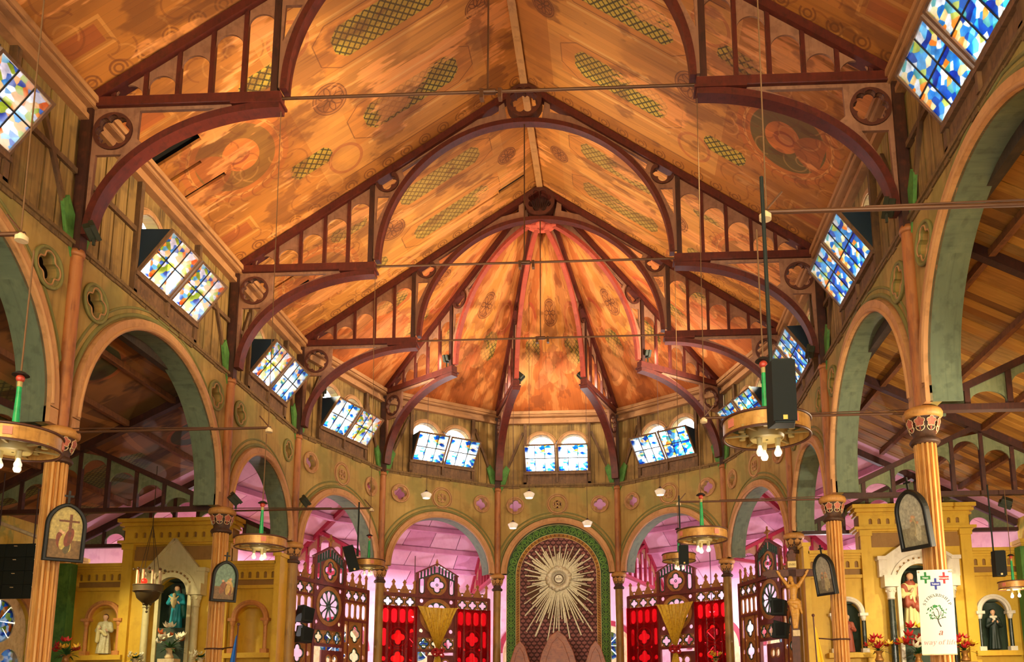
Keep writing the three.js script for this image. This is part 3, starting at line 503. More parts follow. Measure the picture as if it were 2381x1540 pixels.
for (let i = 0; i < 5; i++) {
  const [xa, za] = apsePts[i], [xb, zb] = apsePts[i + 1], N = 14, pos = [], uv = [], f = 1.03;
  const A = V(xa, 0, za).sub(V(0, 0, Z2)).multiplyScalar(f).add(V(0, 0, Z2)), B = V(xb, 0, zb).sub(V(0, 0, Z2)).multiplyScalar(f).add(V(0, 0, Z2)); A.y = B.y = roofY(5.5 * f);
  const P = (r, s) => hubP.clone().lerp(A.clone().lerp(B, s), r), add = (r, s, dy) => { const p = P(r, s); pos.push(p.x, p.y + dy, p.z); uv.push(s, 1 - r); };
  for (let r = 0; r < N; r++) for (let s = 0; s < 4; s++) { const r0 = r / N, r1 = (r + 1) / N, s0 = s / 4, s1 = (s + 1) / 4; for (const dy of [0, 0.05]) { add(r0, s0, dy); add(r1, s0, dy); add(r1, s1, dy); add(r0, s0, dy); add(r1, s1, dy); add(r0, s1, dy); } }
  const g = new THREE.BufferGeometry(); g.setAttribute('position', new THREE.Float32BufferAttribute(pos, 3)); g.setAttribute('uv', new THREE.Float32BufferAttribute(uv, 2)); g.computeVertexNormals();
  mesh('apse_facet', g, apseMat, ceil, true);
}
// ---------- aisles and ambulatory ----------
const AW = AISLE - NW;                                   // aisle width
const ceilA = (u) => 7.78 - 0.5 * u;                     // underside of the lean-to boards, u metres out from the nave column line
const floorS = struct('floor', 'stone church floor below the view', 'floor'); mesh('floor_slab', bx(-14, 14, -0.3, 0, -22, ZWEST + 1), M.floor, floorS);
const aisleCeil = struct('ceiling_aisles', 'sloping plank ceilings of the two side aisles', 'ceiling');
const wallOuter = struct('wall_outer', 'outer walls of aisles and ambulatory', 'wall');
const wallWest = struct('wall_west', 'west end wall behind the photographer with tall openings', 'wall');

const slopeBasis = (side) => { const yv = V(side, -0.5, 0).normalize(), xv = V(0, 0, -side), zv = new THREE.Vector3().crossVectors(xv, yv); return [xv, yv, zv]; };
const SLEN = Math.hypot(1, 0.5) * 4.6;
// right aisle: single boards, each its own piece
const boardGeo = [0, 1, 2].map((k) => metreUV(clean(box(4.6 * Math.hypot(1, 0.5), 0.03, 0.155, 0, 0.015 + k * 0.004, 0)).translate(k * 2.3, 0, k * 0.7)).translate(-k * 2.3, 0, -k * 0.7));
const boardTilt = Math.atan2(-0.5, 1);
for (let z = ZM + 0.5, n = 0; z > -7.5; z -= 0.16, n++) {
  const m = new THREE.Mesh(boardGeo[n % 3], M.planks[Math.floor(hash(n, 4, 77) * 5)]); m.name = 'board'; m.castShadow = m.receiveShadow = true;
  m.position.set(NW + 2.63, ceilA(2.63), z - 0.08); m.rotation.z = boardTilt; aisleCeil.add(m);
}
// left aisle: painted panels
const texAisle = canvasTex(1024, 1024, (x, w, h) => {
  const S = w / 4.6; x.fillStyle = '#8a5a2a'; x.fillRect(0, 0, w, h);
  for (const e of [0.5, 4.1]) { x.fillStyle = 'rgba(104,62,26,0.8)'; x.fillRect((e - 0.4) * S, 0, 0.8 * S, h); }
  lattice(x, 2.3, 2.6, 1.5, 1.3, S, ['#565828', '#3c4020', '#6e6c34']); lattice(x, 0.9, 3.9, 0.9, 0.8, S, ['#565828', '#3c4020', '#6e6c34']); lattice(x, 3.7, 3.9, 0.9, 0.8, S, ['#565828', '#3c4020', '#6e6c34']);
  x.fillStyle = 'rgba(60,66,38,0.9)'; x.beginPath(); x.ellipse(2.3 * S, 1.0 * S, 0.75 * S, 0.5 * S, 0, 0, 7); x.fill(); x.strokeStyle = 'rgba(170,90,40,0.8)'; x.lineWidth = 0.08 * S; x.stroke();
  x.fillStyle = 'rgba(150,92,48,0.8)'; x.beginPath(); x.ellipse(2.3 * S, 1.0 * S, 0.25 * S, 0.3 * S, 0, 0, 7); x.fill();
  x.strokeStyle = 'rgba(176,116,54,0.7)'; x.lineWidth = 0.1 * S; for (const y of [0.3, 1.7, 3.4]) { x.beginPath(); x.moveTo(0, y * S); x.bezierCurveTo(1.4 * S, (y + 0.3) * S, 3.2 * S, (y + 0.3) * S, 4.6 * S, y * S); x.stroke(); }
}, (c, u, v) => { let r = mix3(c, [150, 96, 44], sstep(0.55, 0.75, fbm(u, v, 8, 5, 4, 601)) * 0.6); r = mix3(r, [60, 60, 26], sstep(0.55, 0.7, fbm(u, v, 4, 4, 3, 602)) * 0.5); r = mix3(r, [50, 28, 12], sstep(0.45, 0.25, fbm(u, v, 14, 8, 4, 603)) * 0.7); return r; });
const aislePaint = std({ map: texAisle, roughness: 0.75 });
for (const [za, zb] of [[Z0, ZM], [Z1, Z0], [-7.5, Z1]]) {
  const L = zb - za, g = box(L, 0.04, SLEN, L / 2, 0.02, 0), p = g.attributes.position, uv = g.attributes.uv;
  for (let i = 0; i < p.count; i++) uv.setXY(i, 1 - p.getX(i) / L, 0.5 - p.getZ(i) / SLEN);
  const m = mesh('painted_panel', g, aislePaint, aisleCeil, true); m.rotation.order = 'YXZ'; m.rotation.set(Math.atan(0.5), -PI / 2, 0); m.position.set(-NW - 2.63, ceilA(2.63), za);
}
for (const s of [-1, 1]) {
  const X = (u) => s * (NW + u);
  for (const u of [1.02, 1.86, 2.75, 3.45]) mesh('purlin', bar(V(X(u), ceilA(u) - 0.05, ZM + 0.5), V(X(u), ceilA(u) - 0.05, -7.5), 0.09, 0.1), M.purlin, aisleCeil);
  mesh('added_ledger', bx(Math.min(X(0.34), X(0.46)), Math.max(X(0.34), X(0.46)), 7.22, 7.58, -7.5, ZM + 0.4), M.rafter, aisleCeil);  // dark timber added behind the quatrefoil holes so they read black
  mesh('pink_strip', [bar(V(X(0.33), ceilA(0.33) + 0.02, -7.78), V(X(AW), ceilA(AW) + 0.02, -7.78), 0.52, 0.03)], M.pink, aisleCeil);
  mesh('roof_deck', bar(V(X(0.34), ceilA(0.34) + 0.16, 3.5), V(X(AW + 0.3), ceilA(AW + 0.3) + 0.16, 3.5), 23.1, 0.06), M.void, aisleCeil);
}
// pink ambulatory ceiling
const ambCeil = struct('ceiling_ambulatory', 'pink panelled ambulatory ceiling beyond the apse arches', 'ceiling');
const Rin = 5.75, Rout = 10.3, decPt = (k, R) => V(-R * Math.cos(k * PI / 5), 0, Z2 - R * Math.sin(k * PI / 5));
const quadSlab = (a, b, c, d, t) => { const up = V(0, t, 0), q = [a, b, c, d], Q = q.map((p) => p.clone().add(up)), pos = [], tri = (...v) => v.forEach((p) => pos.push(p.x, p.y, p.z)); tri(a, c, b); tri(a, d, c); tri(Q[0], Q[1], Q[2]); tri(Q[0], Q[2], Q[3]); for (let i = 0; i < 4; i++) { const j = (i + 1) % 4; tri(q[i], q[j], Q[j]); tri(q[i], Q[j], Q[i]); } const g = new THREE.BufferGeometry(); g.setAttribute('position', new THREE.Float32BufferAttribute(pos, 3)); g.computeVertexNormals(); return g; };
const rowsR = [0, 0.2, 0.4, 0.6, 0.8, 1.0];
for (let i = 0; i < 5; i++) {
  const P = (r, s) => { const p = decPt(i, Rin + (Rout - Rin) * r).lerp(decPt(i + 1, Rin + (Rout - Rin) * r), s); p.y = ceilA((Rin - 5.5) + (Rout - Rin) * r); return p; };
  for (let r = 0; r < 5; r++) { const n = 4 + r; for (let c = 0; c < n; c++) { const s0 = c / n + 0.002, s1 = (c + 1) / n - 0.002; mesh('panel', quadSlab(P(rowsR[r], s0), P(rowsR[r + 1], s0), P(rowsR[r + 1], s1), P(rowsR[r], s1), 0.03 + 0.006 * ((c + r) & 1)), (c * 7 + r * 3 + i) % 4 ? M.pink : M.pinkDeep, ambCeil); } }
  for (let r = 1; r < 5; r++) { const a = P(rowsR[r], 0), b = P(rowsR[r], 1); a.y -= 0.07; b.y -= 0.07; mesh('purlin', bar(a, b, 0.14, 0.13), M.pinkDeep, ambCeil); }
  mesh('roof_deck', quadSlab(P(0.06, 0), P(1.08, 0), P(1.08, 1), P(0.06, 1), 0.06).translate(0, 0.12, 0), M.void, ambCeil);
}
// trusses across the aisles and the ambulatory
const topA = (u) => Math.min(5.27 + 0.466 * (u - 0.16), ceilA(u) - 0.14);
function aisleTruss(t, iron, web, W = AW) {
  mesh('rafter', bar(V(0.22, ceilA(0.22) - 0.07, 0), V(W, ceilA(W) - 0.07, 0), 0.13, 0.14), iron, t);
  mesh('bottom_chord', bx(0.1, W, 5.13, 5.21, -0.06, 0.06), iron, t);
  mesh('strut_chord', bar(V(0.12, 5.25, 0), V(2.66, 6.41, 0), 0.11, 0.09), iron, t);
  const us = [0.05, 0.56, 1.09, 1.62, 2.16, 2.69, 3.22, 3.75, 4.25, W];
  for (let i = 1; i < us.length - 1; i++) mesh('strut', bx(us[i] - 0.035, us[i] + 0.035, 5.2, topA(us[i]) - 0.02, -0.04, 0.04), iron, t);
  for (let i = 0; i < us.length - 1; i++) {
    const a = us[i] + 0.03, b = us[i + 1] - 0.03, ya = topA(a) - 0.04, yb = topA(b) - 0.04, lo = Math.min(ya, yb), r = (b - a) / 2, h = Math.min(r * 0.9, lo - 5.21 - 0.05);
    if (h < 0.06) { mesh('end_panel', plate([[a, 5.2], [b, 5.2], [b, yb], [a, ya]].filter((p, k) => k < 2 || p[1] > 5.2), [], 0.03, -0.015), web, t); continue; }
    const yc = lo - 0.04 - h;
    mesh('arched_panel', plate([[a, yc], ...arcPts((a + b) / 2, yc, r, h, PI, 0, 16).slice(1, -1), [b, yc], [b, yb], [a, ya]], [], 0.03, -0.015), web, t);
  }
}
const aLab = [['left aisle truss nearest the viewer, behind the big ring lamp', Z0], ['left aisle truss springing from the second left capital', Z1], ['left aisle truss over the left side altar', Z2], ['right aisle truss nearest the viewer', Z0], ['right aisle truss springing from the second right capital', Z1], ['right aisle truss over the right side altar', Z2]];
aLab.forEach(([l, z], i) => aisleTruss(thing('aisle_truss', 'dark ' + l + ', green arched panels', 'truss', [i < 3 ? -NW : NW, 0, z], i < 3 ? PI : 0, 'aisle trusses'), M.ironDark, M.webGreen));
const cLab = ['left of the left fret screens', 'just left of the sunburst panel', 'just right of the sunburst panel', 'right of the right fret screens'];
for (let k = 1; k <= 4; k++) { const p = decPt(k, 5.5); aisleTruss(thing('ambulatory_truss', 'crimson ambulatory truss ' + cLab[k - 1], 'truss', [p.x, 0, p.z], PI - k * PI / 5 + 0, 'ambulatory trusses'), M.crimson, M.web); }

// outer walls with stained glass
M.outerPaint = std({ map: paintTex([196, 158, 54], [214, 180, 80], [120, 128, 56], { rep: [2.4, 2.4], s: 71, streak: 0.3, patch: 0.7 }), roughness: 0.85 });
const arched = (c, w, y0, y1) => [[c - w / 2, y0], ...arcPts(c, y1 - w / 2, w / 2, w / 2, PI, 0, 20), [c + w / 2, y0]];
for (const s of [-1, 1]) {
  const L = ZWEST + 8, g = plate([[0, 0], [L, 0], [L, 5.5], [0, 5.5]], s < 0 ? [arched(2.1, 1.5, 1.0, 3.9), arched(6.9, 1.5, 1.0, 3.82), arched(11.5, 1.5, 1.0, 3.82), arched(16, 1.5, 1, 3.82)] : [14, 18.5, 9, 4].map((x) => arched(x, 1.5, 1, 3.82)), 0.3, -0.3);
  const m = mesh('side_wall', g, M.outerPaint, wallOuter); m.rotation.y = s < 0 ? -PI / 2 : PI / 2; m.position.set(s * AISLE, 0, s < 0 ? -8 : ZWEST);
  if (s < 0) m.rotation.y = -PI / 2; // local x -> +z
  if (s < 0) { m.position.x = -AISLE - 0.3; }
  else m.position.x = AISLE + 0.3;
}
let winNo = 11;
M.glassDeep = stained.map((t) => phys({ map: t, color: 0x767a80, transmission: 0.9, thickness: 0, roughness: 0.42, ior: 1.3, side: THREE.DoubleSide }));
const leadGlass = (k) => M.glassDeep[k % 4];
// a round-headed traceried window: rose over two lancets; local x across, y up, z towards the room
function tracery(w, y0, y1, pos, turn, label, arcCol) {
  const t = struct('window_' + ++winNo, label, 'window'); t.position.set(...pos); t.rotation.y = turn;
  const r = w / 2, yc = y1 - r, rr0 = r * 0.56, ry = yc + r * 0.22, lw = w * 0.4, ly = ry - rr0 - 0.04;
  const lan = (c) => [[c - lw / 2, y0 + 0.08], ...arcPts(c, ly - lw / 2 - 0.06, lw / 2, lw / 2, PI, 0, 14), [c + lw / 2, y0 + 0.08]];
  const eye = [circ(-r * 0.68, ly - 0.02, r * 0.14, 12), circ(r * 0.68, ly - 0.02, r * 0.14, 12)];
  mesh('tracery', plate(arched(0, w, y0, y1), [circ(0, ry, rr0, 28), lan(-w * 0.24), lan(w * 0.24)], 0.08, -0.16), M.cream, t);
  mesh('reveal', ringBand(0, yc, r, r, r + 0.16, r + 0.16, 0, PI, 0.05, 0, 28), arcCol, t);
  for (let k = 0; k < 8; k++) { const a = k * PI / 4, pts = [[0, ry], ...arcPts(0, ry, rr0, rr0, a + 0.03, a + PI / 4 - 0.03, 6)], g = plate(pts, [], 0.01, -0.12), uv = g.attributes.uv; for (let i = 0; i < uv.count; i++) uv.setXY(i, uv.getX(i) * 0.9 + k * 0.13, uv.getY(i) * 0.9); mesh('pane', g, leadGlass(k), t, true); }
  for (const c of [-1, 1]) for (let k = 0; k < 4; k++) { const ya = y0 + 0.1 + (ly - lw / 2 - y0 - 0.1) * k / 4, yb = y0 + 0.1 + (ly - lw / 2 - y0 - 0.1) * (k + 1) / 4 - 0.015, x0 = c * w * 0.24 - lw / 2, x1 = c * w * 0.24 + lw / 2, g = k < 3 ? bx(x0, x1, ya, yb, -0.12, -0.11) : plate([[x0, ya], [x1, ya], ...arcPts(c * w * 0.24, ly - lw / 2 - 0.06, lw / 2, lw / 2, 0, PI, 10)], [], 0.01, -0.12); mesh('pane', g, leadGlass(k + (c > 0 ? 2 : 0)), t); }
  return t;
}
tracery(1.5, 1.0, 3.9, [-AISLE, 0, -5.9], PI / 2, 'round-headed stained glass window with wheel of blue panes at lower left', M.archTrim);
tracery(1.5, 1.0, 3.82, [-AISLE, 0, -1.1], PI / 2, 'round-headed stained glass window in the left aisle, nearer and out of view', M.archTrim);
for (const [z, k] of [[3.5, 0], [8, 0]]) tracery(1.5, 1.0, 3.82, [-AISLE, 0, z], PI / 2, 'round-headed stained glass window in the left aisle behind the viewer, ' + (z < 5 ? 'first' : 'second'), M.archTrim);
[[-3.5, 'beside the hanging speaker'], [1, 'nearest, out of view'], [6, 'behind the viewer'], [11, 'last towards the west end']].forEach(([z, w]) => tracery(1.5, 1.0, 3.82, [AISLE, 0, z], -PI / 2, 'round-headed stained glass window in the right aisle, ' + w, M.archTrim));
const ambLab = ['behind the far left fret screen', 'behind the left screen with yellow swag', 'hidden behind the sunburst panel', 'behind the right screen with yellow swag', 'behind the far right fret screen'];
for (let i = 0; i < 5; i++) {
  const a = decPt(i, Rout), b = decPt(i + 1, Rout), L = a.distanceTo(b), turn = Math.atan2(-(b.z - a.z), b.x - a.x);
  const m = mesh('ambulatory_wall', plate([[0, 0], [L, 0], [L, 5.6], [0, 5.6]], [arched(L / 2 - 1.3, 1.7, 0.9, 4.1), arched(L / 2 + 1.3, 1.7, 0.9, 4.1)], 0.3, -0.3), M.pinkWall, wallOuter); m.position.copy(a); m.rotation.y = turn;
  const d = b.clone().sub(a).normalize();
  for (const s of [-1, 1]) { const c = a.clone().addScaledVector(d, L / 2 + s * 1.3); tracery(1.7, 0.9, 4.1, [c.x, 0, c.z], turn, 'stained glass window with crimson arch ' + ambLab[i] + (s < 0 ? ', left one' : ', right one'), M.crimson); }
}
for (const s of [-1, 1]) mesh('green_pier', bx(s * 10.1 - 0.16, s * 10.1 + 0.16, 0, 4.66, -7.45, -7.2), M.leafGreen, wallOuter);
for (const s of [-1, 1]) mesh('aisle_end_wall', bx(s > 0 ? NW : -AISLE, s > 0 ? AISLE : -NW, 0, 8, ZWEST, ZWEST + 0.3), M.wall, wallWest);
// west wall: gable with open doors; unseen amber window added as warm frontal fill
const westOpen = arched(0, 7.2, 4.9, 10.4);
mesh('west_gable', plate([[-5.9, 0], [5.9, 0], [5.9, 9.9], [0, 13.9], [-5.9, 9.9]], [westOpen, arched(0, 3.0, 0.02, 4.5), arched(-3.7, 2.0, 0.02, 3.9), arched(3.7, 2.0, 0.02, 3.9)], 0.3, ZWEST), M.wall, wallWest);
M.amberGlass = phys({ color: new THREE.Color(1, 0.84, 0.5), transmission: 1, thickness: 0, roughness: 0, ior: 1.3 });  // tint chosen to warm the added fill light
const fillWin = struct('window_west_fill', 'unseen amber west window added behind the photographer as warm fill', 'window');
for (let k = -3; k <= 3; k++) mesh('pane', bx(k * 1.2 - 0.58, k * 1.2 + 0.58, 4.92, Math.abs(k) === 3 ? 8.9 : Math.abs(k) === 2 ? 9.7 : 10.35, ZWEST + 0.12, ZWEST + 0.13), M.amberGlass, fillWin);
mesh('mullions', [-3, -2, -1, 0, 1, 2].map((k) => bx(k * 1.2 + 0.57, k * 1.2 + 0.63, 4.9, 10.0, ZWEST + 0.08, ZWEST + 0.18)).concat([6.5, 8.1, 9.7].map((y) => bx(-4.2, 4.2, y, y + 0.06, ZWEST + 0.08, ZWEST + 0.18))), M.brace, fillWin);
// ---------- fretwork screens between the apse columns ----------
M.fretRed = std({ map: paintTex([112, 40, 30], [136, 56, 40], [76, 26, 20], { rep: [1, 1], s: 81, streak: 0.2 }), roughness: 0.55 });
M.ochre = std({ map: paintTex([164, 108, 46], [184, 130, 62], [124, 78, 32], { rep: [1, 1], s: 82, streak: 0.2 }), roughness: 0.6 });
M.fretGreen = std({ map: paintTex([34, 66, 50], [48, 84, 62], [22, 44, 34], { rep: [1, 1], s: 83, streak: 0.2 }), roughness: 0.55 });
M.striped = std({ color: 0xd8cdb4, roughness: 0.7 });
const slotPts = (cx, cy, w, h) => [...arcPts(cx, cy + h / 2 - w / 2, w / 2, w / 2, 0, PI, 8), ...arcPts(cx, cy - h / 2 + w / 2, w / 2, w / 2, PI, 2 * PI, 8)];
const loop = (pts, r, z = 0) => tube(pts.map((p) => V(p[0], p[1], z)), r, Math.max(40, pts.length * 2), 5, true);
const petal = (cx, cy, a, r0, r1, w) => { const pts = []; for (let i = 0; i <= 10; i++) { const t = PI * (i / 10) - PI / 2; pts.push([r1 - w + w * Math.cos(t), w * Math.sin(t)]); } pts.push([r0, 0.012], [r0, -0.012]); return pts.map((p) => [cx + p[0] * Math.cos(a) - p[1] * Math.sin(a), cy + p[0] * Math.sin(a) + p[1] * Math.cos(a)]); };
function fretScreen(i, label, opt) {
  const f = bayFrame(i), t = thing('fret_screen', label, 'screen', [f.x0, 0, f.z0], f.turn, 'fretwork screens round the apse'), z = -0.27, L = f.L, c = L / 2, hw = 0.53;
  const X0 = 0.13, X1 = L - 0.13, P = (name, geo, mat) => { const list = Array.isArray(geo) ? geo : [geo]; return mesh(name, list.map((g) => g.translate(0, 0, z)), mat, t); };
  for (const [x, y] of [[X0, 4.5], [c - hw - 0.035, 5.08], [c + hw + 0.035, 5.08], [X1, 4.5]]) P('stile', bx(x - 0.04, x + 0.04, 0, y, -0.04, 0.04), M.fretRed);
  P('top_rail', bx(X0, X1, 4.42, 4.51, -0.06, 0.06), M.fretRed);
  for (const [a, b] of [[X0 + 0.04, c - hw - 0.075], [c + hw + 0.075, X1 - 0.04]]) {
    const w = b - a, n = 3, q = w / n;
    // cresting: pointed finials between round-bottomed bays, with green rings
    const out = [[a, 4.5], [b, 4.5]];
    for (let k = n; k > 0; k--) { const xr = a + q * k, xl = xr - q; out.push([xr, 4.74], [xr - 0.02, 4.74]); if (k < n || true) out.push([xr - 0.025, 4.7]); out.push(...arcPts((xl + xr) / 2, 4.7, q / 2 - 0.055, 0.1, 0, -PI, 10)); out.push([xl + 0.025, 4.72]); }
    out.push([a, 4.74]);
    P('cresting', plate(out, Array.from({ length: n }, (_, k) => circ(a + q * (k + 0.5), 4.555, 0.035, 12)), 0.03, -0.015), M.ochre);
    for (let k = 0; k <= n; k++) { const x = Math.min(Math.max(a + q * k, a + 0.03), b - 0.03); P('crest_finial', plate([[x - 0.028, 4.7], [x + 0.028, 4.7], [x + 0.028, 4.77], [x + 0.055, 4.8], [x, 4.88], [x - 0.055, 4.8], [x - 0.028, 4.77]], [], 0.035, -0.0175), M.ochre); }
    for (let k = 0; k < n; k++) P('crest_ring', new THREE.TorusGeometry(0.045, 0.017, 6, 18).translate(a + q * (k + 0.5), 4.565, 0), M.fretGreen);
    const rect = (y0, y1) => [[a, y0], [b, y0], [b, y1], [a, y1]];
    const qs = Array.from({ length: n }, (_, k) => a + q * (k + 0.5));
    P('quatrefoil_panel', plate(rect(4.16, 4.42), [...qs.map((x) => foil(4, x, 4.285, 0.062, 0.05)), ...qs.flatMap((x) => [[x - q * 0.42, 4.395], [x + q * 0.42, 4.395], [x - q * 0.42, 4.18], [x + q * 0.42, 4.18]].map((p) => circ(p[0], p[1], 0.018, 8)))], 0.03, -0.015), M.ochre);
    for (const x of qs) P('quatrefoil_edge', loop(foil(4, x, 4.285, 0.064, 0.056, 0, 5), 0.016, 0.012), M.fretGreen);
    P('mid_rail', bx(a, b, 4.12, 4.17, -0.04, 0.04), M.fretRed);
    const sl = Array.from({ length: 4 }, (_, k) => a + w * (k + 0.5) / 4);
    P('slot_panel', plate(rect(3.7, 4.13), sl.map((x) => slotPts(x, 3.915, w / 4 * 0.7, 0.37)), 0.03, -0.015), M.ochre);
    P('lower_rail', bx(a, b, 3.65, 3.71, -0.04, 0.04), M.fretRed);
    // tall field: two large ringed quatrefoils with slots at the sides, repeated downward
    const m = (a + b) / 2, R = Math.min(0.25, w * 0.3), holes = [], rings = [];
    for (let k = 0; k < 4; k++) { const y = 3.35 - k * 0.56; holes.push(foil(4, m, y, R * 0.42, R * 0.36)); rings.push(y); for (const sx of [a + 0.085, b - 0.085]) { holes.push(k & 1 ? circ(sx, y, 0.06, 12) : slotPts(sx, y, 0.11, 0.46)); } for (const [dx, dy] of [[-1, 0.5], [1, 0.5]]) holes.push(circ(m + dx * R * 0.92, y - 0.28 * dy * 2, 0.035, 8)); }
    P('tall_panel', plate(rect(1.3, 3.66), holes, 0.03, -0.015), opt.red ? M.fretRed : M.ochre);
    rings.forEach((y) => { P('ring', new THREE.TorusGeometry(R, 0.028, 6, 28).translate(m, y, 0), M.ochre); P('ring_tracery', loop(foil(4, m, y, R * 0.42, R * 0.4, 0, 5), 0.018, 0.012), M.fretGreen); });
    for (const sx of [a + 0.17, b - 0.17]) P('mullion', bx(sx - 0.018, sx + 0.018, 1.3, 3.66, -0.03, 0.03), M.fretRed);
  }
  // centre: gabled top, rose, row of quatrefoils
  const a = c - hw, b = c + hw, cy = 4.79;
  P('gable_panel', plate([[a, 4.5], [b, 4.5], [b, 4.93], [c, 5.12], [a, 4.93]], [circ(c, cy, 0.25, 28), slotPts(a + 0.1, 4.75, 0.12, 0.42), slotPts(b - 0.1, 4.75, 0.12, 0.42)], 0.03, -0.015), M.fretRed);
  P('gable_ring', plate(circ(c, cy, 0.29, 32), [foil(4, c, cy, 0.115, 0.09)], 0.04, -0.02), M.ochre);
  P('gable_tracery', [loop(foil(4, c, cy, 0.115, 0.098, 0, 6), 0.017, 0.02), new THREE.TorusGeometry(0.03, 0.012, 5, 14).translate(c, cy, 0.02)], M.fretGreen);
  for (const s of [-1, 1]) {
    P('lancet_edge', loop(slotPts(c + s * (hw - 0.1), 4.75, 0.13, 0.43), 0.015, 0.012), M.fretGreen);
    P('rake', bar(V(c + s * (hw + 0.1), 5.06, 0), V(c, 5.37, 0), 0.09, 0.035), M.fretRed);
    P('rake_lower', bar(V(c + s * (hw + 0.04), 4.9, 0), V(c, 5.12, 0), 0.05, 0.03), M.fretGreen);
    for (let k = 0; k < 6; k++) { const x = c + s * (0.07 + k * 0.095), y = 5.235 - (Math.abs(x - c)) * 0.46; P('slat', box(0.04, 0.2, 0.035, x, y, 0), M.fretGreen); }
  }
  if (opt.cross) P('cross_finial', [bx(c - 0.018, c + 0.018, 5.36, 5.66, -0.015, 0.015), bx(c - 0.1, c + 0.1, 5.53, 5.565, -0.015, 0.015), new THREE.TorusGeometry(0.06, 0.014, 6, 18).translate(c, 5.547, 0), ...[[-0.11, 5.547], [0.11, 5.547], [0, 5.66]].map(([dx, y]) => sph(0.026, c + dx, y, 0, 8, 6))], M.ochre);
  else P('spire_finial', [lathe([[0.01, 5.5], [0.02, 5.46], [0.035, 5.42], [0.04, 5.36], [0.055, 5.34], [0.01, 5.3]], 10).translate(c, 0, 0)], M.ochre);
  const ry = 3.94, RR = 0.46;
  P('centre_rail', bx(a, b, 4.42, 4.5, -0.05, 0.05), M.fretRed);
  P('rose_field', plate([[a, 3.43], [b, 3.43], [b, 4.42], [a, 4.42]], [circ(c, ry, 0.4, 40), ...[[-1, -1], [1, -1], [-1, 1], [1, 1]].map(([p, q]) => circ(c + p * 0.43, ry + q * 0.4, 0.055, 12))], 0.03, -0.015), M.fretRed);
  P('rose_ring', plate(circ(c, ry, 0.475, 48), [circ(c, ry, 0.375, 48)], 0.05, -0.025), M.ochre);
  P('rose_tracery', plate(circ(c, ry, 0.385, 48), [...Array.from({ length: 10 }, (_, k) => petal(c, ry, PI / 10 + k * PI / 5, 0.07, 0.36, 0.085)), foil(4, c, ry, 0.016, 0.014)], 0.04, -0.02), M.fretGreen);
  P('rail', [bx(a, b, 3.36, 3.44, -0.05, 0.05), bx(a, b, 2.98, 3.05, -0.05, 0.05)], M.fretRed);
  const qx = [-0.35, 0, 0.35].map((d) => c + d);
  P('low_quatrefoils', plate([[a, 3.04], [b, 3.04], [b, 3.37], [a, 3.37]], [...qx.map((x) => foil(4, x, 3.2, 0.072, 0.056)), ...[-0.175, 0.175, -0.49, 0.49].flatMap((d) => [circ(c + d, 3.31, 0.02, 8), circ(c + d, 3.1, 0.02, 8)])], 0.03, -0.015), M.ochre);
  for (const x of qx) P('quatrefoil_edge', loop(foil(4, x, 3.2, 0.074, 0.062, 0, 5), 0.018, 0.012), M.fretGreen);
  // lower door leaf with paired rings
  P('door_leaf', plate([[a + 0.3, 0.1], [b - 0.02, 0.1], [b - 0.02, 2.9], [a + 0.3, 2.9]], [circ(c + 0.05, 2.68, 0.09, 16), circ(c + 0.28, 2.68, 0.09, 16), slotPts(c + 0.05, 2.1, 0.16, 0.7), slotPts(c + 0.28, 2.1, 0.16, 0.7)], 0.04, -0.02), M.fretRed);
  P('door_rings', [circ(c + 0.05, 2.68, 0.1, 18), circ(c + 0.28, 2.68, 0.1, 18)].map((p) => loop(p, 0.022, 0.012)), M.ochre);
  return t;
}
fretScreen(3, 'fretwork screen with cross finial at far left of the sanctuary', { cross: true });
fretScreen(4, 'fretwork screen with red drapes left of the sunburst panel', { red: true });
fretScreen(6, 'fretwork screen with red drapes right of the sunburst panel', { red: true });
fretScreen(7, 'fretwork screen with cross finial behind the crucifix', { cross: true });

// sheer red drapes and yellow swags on the two middle screens
M.redSheer = phys({ color: 0xe01820, transmission: 0.84, thickness: 0, roughness: 0.22, ior: 1.15, side: THREE.DoubleSide });
M.gold = std({ map: paintTex([214, 172, 40], [232, 196, 72], [166, 120, 22], { rep: [0.5, 0.5], sfx: 30, sfy: 3, streak: 0.5, s: 85 }), roughness: 0.5, side: THREE.DoubleSide });
M.bow = std({ color: 0xa80f14, roughness: 0.5, side: THREE.DoubleSide });
const sheet = (fn, nu, nv) => { const pos = [], uv = [], idx = []; for (let j = 0; j <= nv; j++) for (let i = 0; i <= nu; i++) { const p = fn(i / nu, j / nv); pos.push(...p); uv.push(p[0], p[1]); } for (let j = 0; j < nv; j++) for (let i = 0; i < nu; i++) { const a = j * (nu + 1) + i; idx.push(a, a + 1, a + nu + 2, a, a + nu + 2, a + nu + 1); } const g = new THREE.BufferGeometry(); g.setAttribute('position', new THREE.Float32BufferAttribute(pos, 3)); g.setAttribute('uv', new THREE.Float32BufferAttribute(uv, 2)); g.setIndex(idx); g.computeVertexNormals(); return g; };
